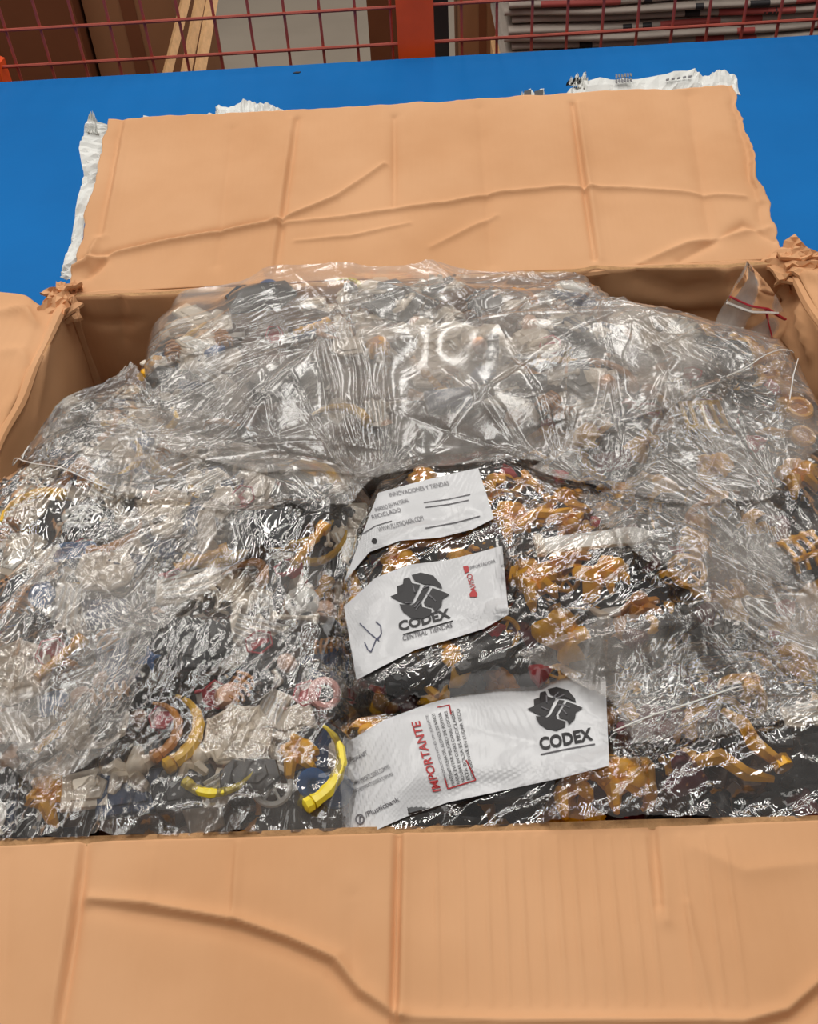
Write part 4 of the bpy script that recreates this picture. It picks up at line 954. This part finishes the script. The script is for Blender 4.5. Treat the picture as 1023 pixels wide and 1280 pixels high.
# loose mouths of the bags: a second layer of film lying over the neighbours
SHEET = [
 ('B', [(6, 560), (30, 548), (110, 530), (220, 545), (340, 570), (470, 600), (440, 640), (300, 665), (180, 650), (120, 625), (30, 583)], 11, .004, [((6, 560), (30, 581), (90, 606), (150, 634)), ((6, 560), (32, 548), (30, 581))]),
 ('B', [(74, 465), (110, 448), (165, 455), (200, 500), (200, 560), (90, 550), (50, 548), (40, 535)], 12, .010, [((74, 465), (110, 450), (160, 456))]),
 ('A', [(180, 500), (240, 470), (420, 430), (600, 425), (770, 400), (870, 440), (905, 492), (860, 520), (700, 575), (620, 592), (470, 600), (330, 610), (200, 575)], 13, .004, []),
 ('E', [(772, 398), (880, 408), (980, 420), (1003, 430), (1012, 480), (1030, 560), (960, 640), (860, 640), (760, 632), (660, 600), (700, 560), (800, 480)], 14, .006, [((905, 490), (950, 455), (1000, 424)), ((1003, 430), (992, 470), (985, 510))]),
 ('E', [(870, 590), (960, 640), (1040, 760), (1120, 800), (1020, 830), (900, 780), (760, 700), (720, 640)], 15, .003, []),
 ('D', [(640, 835), (760, 800), (900, 760), (1010, 730), (1120, 780), (1180, 860), (1060, 900), (940, 930), (860, 950), (790, 945), (765, 890), (700, 848)], 17, .003, [((765, 925), (840, 900), (930, 868))]),  # the line on this sheet is a glare streak drawn as a white tube
 ('B', [(60, 700), (160, 660), (300, 640), (330, 700), (200, 820), (160, 960), (60, 1000), (-60, 900)], 16, .003, [])]
for bag, pts, seed, lift, seams_and_glare in SHEET:
    P = world(pts, H+.004); sd = poly_sd(FX, FY, P)+.002*fbm(FX*25, FY*25, seed, 2)
    msk = (sd > 0) & (np.abs(FX) < .297)
    C1 = dilate(TOPZ, 6); Z = blur(C1, 14)+lift*.35
    Z = Z+ridged(16, seed, .5+seed, 4)*.003+creases(24, [(p[0], p[1], .08) for p in P[::2]], seed*9, .002, .005, .002, .006, .06, .16, .2)
    kx = [(p[0], p[1], .06) for p in P[::2]]; Z = Z+creases(150, kx, seed*5, .0003, .0012, .0006, .0014, .03, .12, .22)
    idx = -np.ones(msk.shape, np.int64); idx[msk] = np.arange(msk.sum()); V = np.stack([FX[msk], FY[msk], Z[msk]], 1)
    q = msk[:-1, :-1] & msk[1:, :-1] & msk[1:, 1:] & msk[:-1, 1:]
    F = np.stack([idx[:-1, :-1][q], idx[1:, :-1][q], idx[1:, 1:][q], idx[:-1, 1:][q]], 1)
    me = bpy.data.meshes.new('bag_mouth'); me.vertices.add(len(V)); me.vertices.foreach_set('co', V.astype(np.float32).ravel())
    me.loops.add(F.size); me.loops.foreach_set('vertex_index', F.astype(np.int32).ravel()); me.polygons.add(len(F)); me.polygons.foreach_set('loop_start', np.arange(0, F.size, 4, dtype=np.int32))
    me.update(calc_edges=True); me.shade_smooth(); bm_ = link('bag_mouth', me, bagroots[bag], 'sheet')
    Zs_ = blur(dilate(Z, 2), 8)
    for sm in seams_and_glare:
        pp = [at(x, y, H+.008) for x, y in sm]; L = []
        for i in range(len(pp)-1):
            for t in np.linspace(0, 1, 14)[:-1]:
                c = pp[i].lerp(pp[i+1], t); L.append((c.x, c.y, sample(Zs_, c.x, c.y)+.0012))
        g_ = G(); g_.tube(L, .0004, 5); obj('seam', g_, 'seam', bm_)  # white tubes: sealed edges, and the glare streak on the front right bag
# ------------------------------------------------------------------ printed bands and lettering
def film_pt(Z, px, py, off):
    z = H+.008
    for _ in range(5):
        p = at(px, py, z); z = sample(Z, p.x, p.y)+off
    return at(px, py, z)
Zb = {k: np.maximum(blur(filmZ[k], 4), blur(dilate(filmZ[k], 2), 2)) for k in 'CD'}
def coons(T, B, u, v):
    """T, B: top and bottom pixel polylines (same left to right)"""
    def s_(L, t):
        d = [0]
        for i in range(len(L)-1): d.append(d[-1]+math.dist(L[i], L[i+1]))
        t = t*d[-1]
        for i in range(len(L)-1):
            if t <= d[i+1] or i == len(L)-2:
                f_ = (t-d[i])/max(1e-9, d[i+1]-d[i]); return (L[i][0]+(L[i+1][0]-L[i][0])*f_, L[i][1]+(L[i+1][1]-L[i][1])*f_)
    a = s_(T, u); b = s_(B, u); return (a[0]*(1-v)+b[0]*v, a[1]*(1-v)+b[1]*v)
def band(bag, T, B, nu=150, nv=70, off=.0008, label=None):
    Z = Zb[bag]; V = []; T0 = []
    for i in range(nu):
        for j in range(nv):
            px, py = coons(T, B, i/(nu-1), j/(nv-1)); V.append(film_pt(Z, px, py, off))
    F = [(i*nv+j, i*nv+j+1, (i+1)*nv+j+1, (i+1)*nv+j) for i in range(nu-1) for j in range(nv-1)]
    o = link('printed_band', me_from('printed_band', V, F, True), bagroots[bag], 'band')
    if label: o['label'] = label
    return o
def onto(bag, verts2d, faces, fn, name, m, parent, off=.0013):
    """lay flat artwork (u right, v down, in its own frame) onto the band through the pixel mapping fn"""
    V = [film_pt(Zb[bag], *fn(x, y), off) for x, y in verts2d]
    return link(name, me_from(name, V, faces), parent, m)
def glyphs(body, bold=0.0, shear=0, size=1.0, spacing=1.0):
    cu = bpy.data.curves.new('t', 'FONT'); cu.body = body; cu.size = size; cu.offset = bold; cu.shear = shear; cu.space_character = spacing; cu.resolution_u = 3
    o = bpy.data.objects.new('t', cu); COL.objects.link(o); bpy.context.view_layer.update()
    me = o.to_mesh(); bm = bmesh.new(); bm.from_mesh(me); bmesh.ops.triangulate(bm, faces=bm.faces[:])
    for _ in range(2): 
        L = [e for e in bm.edges if e.calc_length() > .16]
        if L: bmesh.ops.subdivide_edges(bm, edges=L, cuts=1); bmesh.ops.triangulate(bm, faces=bm.faces[:])
    V = [(v.co.x, v.co.y) for v in bm.verts]; bm.verts.ensure_lookup_table(); F = [tuple(v.index for v in f.verts) for f in bm.faces]; bm.free(); o.to_mesh_clear(); bpy.data.objects.remove(o); bpy.data.curves.remove(cu)
    xs = [v[0] for v in V]; ys = [v[1] for v in V]; x0, x1, y0, y1 = min(xs), max(xs), min(ys), max(ys)
    return [((x-x0)/(x1-x0), (y-y0)/(y1-y0)) for x, y in V], F
def write(bag, body, quad, m, parent, bold=0.0, name='lettering', off=.0013):
    """quad: pixels of bottom-left, bottom-right, top-left of the text's box"""
    (ax, ay), (bx, by), (cx, cy) = quad; V, F = glyphs(body, bold)
    return onto(bag, V, F, lambda u, v: (ax+(bx-ax)*u+(cx-ax)*v, ay+(by-ay)*u+(cy-ay)*v), name, m, parent, off)
def strokes(bag, lines, m, parent, w=.0004, name='ruled_line'):
    g_ = G()
    for L in lines:
        P = []
        for i in range(len(L)-1):
            for t in np.linspace(0, 1, 9)[:-1]: P.append(film_pt(Zb[bag], L[i][0]+(L[i+1][0]-L[i][0])*t, L[i][1]+(L[i+1][1]-L[i][1])*t, .0012))
        P.append(film_pt(Zb[bag], L[-1][0], L[-1][1], .0012)); g_.tube(P, w, 4, flat=.5)
    return obj(name, g_, m, parent)
def emblem(bag, cx, cy, R, rot, parent, seed=3):
    """round cluster of dark angular shards split by pale zigzag gaps"""
    c, s_ = math.cos(rot), math.sin(rot); fn = lambda x, y: (cx+R*(x*c-y*s_), cy+R*(x*s_+y*c)*.92)
    polys = [[(-1.2, -.12), (-.88, -.2), (-.86, -.55), (-.6, -.62), (-.55, -.85), (-.3, -.9), (-.22, -.62), (.12, -.5), (-.28, .18), (-.5, .34), (-.85, .12)],
             [(-.2, -.98), (.2, -1.05), (.7, -.85), (.98, -.4), (1.0, -.22), (.6, -.45), (.3, -.5), (-.1, -.72)],
             [(-.86, .26), (-.5, .46), (-.2, .28), (.26, -.42), (.5, -.36), (.06, .26), (.08, .52), (.45, .66), (.4, .9), (.0, 1.05), (-.45, .92), (-.75, .62)],
             [(.16, .3), (.6, -.3), (.95, -.12), (1.28, .08), (.95, .25), (.88, .55), (.58, .82), (.5, .58), (.2, .46)]]
    for P in polys:
        n = len(P); mx = sum(p[0] for p in P)/n; my = sum(p[1] for p in P)/n; V = [(mx, my)]+P; F = [(0, 1+i, 1+(i+1) % n) for i in range(n)]
        onto(bag, V, F, fn, 'emblem_shard', 'ink', parent, .0015)
    L = []
    rr = random.Random(seed)
    for _ in range(7):
        a = rr.uniform(0, 6.28); r0 = rr.uniform(.2, .5); L.append([fn(math.cos(a)*r0, math.sin(a)*r0), fn(math.cos(a+.4)*(r0+.3), math.sin(a+.4)*(r0+.3))])
    strokes(bag, L, 'greyink', parent, .00035, 'emblem_vein').location.z = .0006
# top band of the middle bag
tp = band('C', [(473, 616), (520, 603), (560, 593), (598, 585)], [(430, 728), (462, 690), (500, 676), (550, 672), (590, 662), (618, 648)], label='white printed band, rear one on the bag')
write('C', 'INNOVACIONES Y TIENDAS', ((488, 621), (562, 606), (486, 616)), 'greyink', tp, .0)
write('C', 'IMPRESO EN MATERIAL', ((470, 640), (512, 627), (468, 635)), 'greyink', tp)
write('C', 'RECICLADO', ((466, 649), (502, 639), (464, 644)), 'greyink', tp)
write('C', 'WWW.PLUSTICHAIN.COM', ((474, 665), (530, 650), (472, 659)), 'greyink', tp)
strokes('C', [[(530, 628), (560, 624), (588, 618)], [(532, 634), (562, 630), (586, 625)], [(532, 660), (570, 653), (600, 645)], [(452, 668), (470, 657), (490, 651)]], 'greyink', tp)
onto('C', [(math.cos(i*PI/5), math.sin(i*PI/5)) for i in range(10)], [tuple(range(9, -1, -1))], lambda x, y: (468+3.4*x, 676+3.6*y), 'printed_dot', 'ink', tp)
# middle band with the emblem
md = band('C', [(430, 758), (470, 722), (510, 706), (560, 700), (600, 690), (628, 682)], [(446, 850), (480, 832), (520, 812), (570, 797), (605, 786), (636, 768)], label='white printed band with a round dark emblem and pen marks')
emblem('C', 524, 745, 30, -.12, md)
write('C', 'CODEX', ((500, 789), (564, 772), (497, 777)), 'ink', md, .035)
strokes('C', [[(504, 793), (535, 785), (566, 776)]], 'ink', md, .0004)
write('C', 'CENTRAL TIENDAS', ((504, 801), (566, 784), (503, 795)), 'greyink', md, .01)
strokes('C', [[(450, 779), (462, 791), (474, 801)], [(470, 777), (476, 782), (477, 792), (472, 800)], [(456, 803), (460, 812), (464, 815), (470, 800), (474, 796)]], 'pen', md, .00035, 'pen_scribble')
onto('C', [(-1, -.8), (.6, -1), (1, .4), (-.4, 1)], [(0, 3, 2, 1)], lambda x, y: (583+4*x, 712+5*y), 'printed_mark', 'redink', md)
onto('C', [(-1, .2), (0, -1), (1, .1), (.9, 1), (-.9, 1)], [(0, 4, 3, 2, 1)], lambda x, y: (592+5*x, 741+5*y), 'printed_mark', 'redink', md)
write('C', 'AVISO', ((596, 738), (590, 717), (589, 739)), 'redink', md, .01)
write('C', 'IMPORTADORA', ((588, 712), (620, 703), (587, 708)), 'greyink', md)
# long band of the front right bag
lo = band('D', [(434, 928), (480, 900), (540, 878), (600, 862), (660, 852), (715, 843), (757, 850)], [(438, 1046), (465, 1040), (510, 1020), (560, 1003), (620, 990), (700, 973), (762, 957)], nu=220, label='long white printed band with red heading')
emblem('D', 693, 886, 28, -.1, lo, 5)
write('D', 'CODEX', ((676, 938), (742, 925), (673, 922)), 'ink', lo, .035)
strokes('D', [[(676, 943), (710, 936), (744, 930)]], 'greyink', lo, .0004)
write('D', 'IMPORTANTE', ((552, 988), (525, 901), (541, 990)), 'redink', lo, .02)
strokes('D', [[(560, 986), (595, 975)], [(595, 975), (583, 950)], [(560, 986), (556, 972)], [(547, 884), (562, 881), (564, 893)]], 'redink', lo, .00035, 'red_outline')
para = ['ESTE PRODUCTO NO ES UN JUGUETE', 'MANTENER FUERA DEL ALCANCE DE NINOS', 'PARA EVITAR PELIGRO DE ASFIXIA', 'NO USAR EN CUNAS CAMAS COCHES', 'ESTA BOLSA ES RECICLABLE', 'CONSERVAR EN LUGAR SECO']
for i, tx in enumerate(para):
    x0 = 560+i*6.2; write('D', tx, ((x0+3, 984-i*2.4), (x0-24+i*1.5, 893-i*1.5), (x0-1.0, 985-i*2.4)), 'ink' if i else 'greyink', lo, .0)
write('D', 'INNOVANET', ((436, 956), (460, 943), (434, 951)), 'greyink', lo)
write('D', 'WWW.IMPORTCODEX.COM.MX', ((441, 984), (489, 960), (438, 979)), 'greyink', lo)
write('D', 'INFO@IMPORTCODEX.COM.MX', ((443, 993), (493, 970), (440, 988)), 'greyink', lo)
write('D', '/Plusticbank', ((458, 1022), (500, 1001), (455, 1016)), 'greyink', lo, .01)
strokes('D', [[(450+5*math.cos(a*PI/6), 1024+6*math.sin(a*PI/6)) for a in range(13)], [(450, 1028), (450, 1021), (453, 1020)]], 'greyink', lo, .0004, 'printed_badge')
# ------------------------------------------------------------------ small zip bag standing in the back right corner
zb = empty('zip_bag', (0, 0, 0), 'small empty clear zip bag with a red zip line standing in the back right corner', 'bag')
def zp(px, py, y=.455): return aty(px, py, y)
Cn = [zp(935, 328, .462), zp(978, 372, .468), zp(985, 425, .455), zp(885, 425, .44), zp(908, 378, .452)]
ctr = zp(938, 385, .45)
def zip_surface(u, v):
    top = Cn[0]; L = Cn[0].lerp(Cn[3], v); R_ = Cn[0].lerp(Cn[2], v) + (Cn[1]-Cn[0].lerp(Cn[2], .45))*math.sin(v*PI)*.7
    L = L+(Cn[4]-Cn[0].lerp(Cn[3], .5))*math.sin(v*PI)*.6
    p = L.lerp(R_, u); p = p+Vector((0, -1, .3))*(.0012*math.sin(u*9+v*7)+.0008*math.sin(v*17-u*6)+.006*math.sin(u*PI)*v); return p
n = 40
for off, nm in ((0, 'film'), (.002, 'back_film')):
    V = [zip_surface(i/(n-1), j/(n-1))+Vector((0, off, 0)) for i in range(n) for j in range(n)]
    F = [(i*n+j, (i+1)*n+j, (i+1)*n+j+1, i*n+j+1) for i in range(n-1) for j in range(n-1)]
    link(nm, me_from(nm, V, F, True), zb, 'zip')
def zline(pxs, nm, m, w):
    P = []
    for i in range(len(pxs)-1):
        for t in np.linspace(0, 1, 9)[:-1 if i < len(pxs)-2 else None]:
            u = pxs[i][0]+(pxs[i+1][0]-pxs[i][0])*t; v = pxs[i][1]+(pxs[i+1][1]-pxs[i][1])*t; P.append(zip_surface(u, v)+Vector((0, -.001, 0)))
    g_ = G(); g_.tube(P, w, 4, flat=1); return obj(nm, g_, m, zb)
zline([(0, .42), (.4, .52), (.75, .58), (1, .72)], 'zip_line', 'zipred', .0009)
zline([(.72, .58), (.72, .75), (.78, .95)], 'zip_line', 'zipred', .0007)
zline([(0, .5), (.45, .60), (.9, .64)], 'zip_seam', 'seam', .0012)
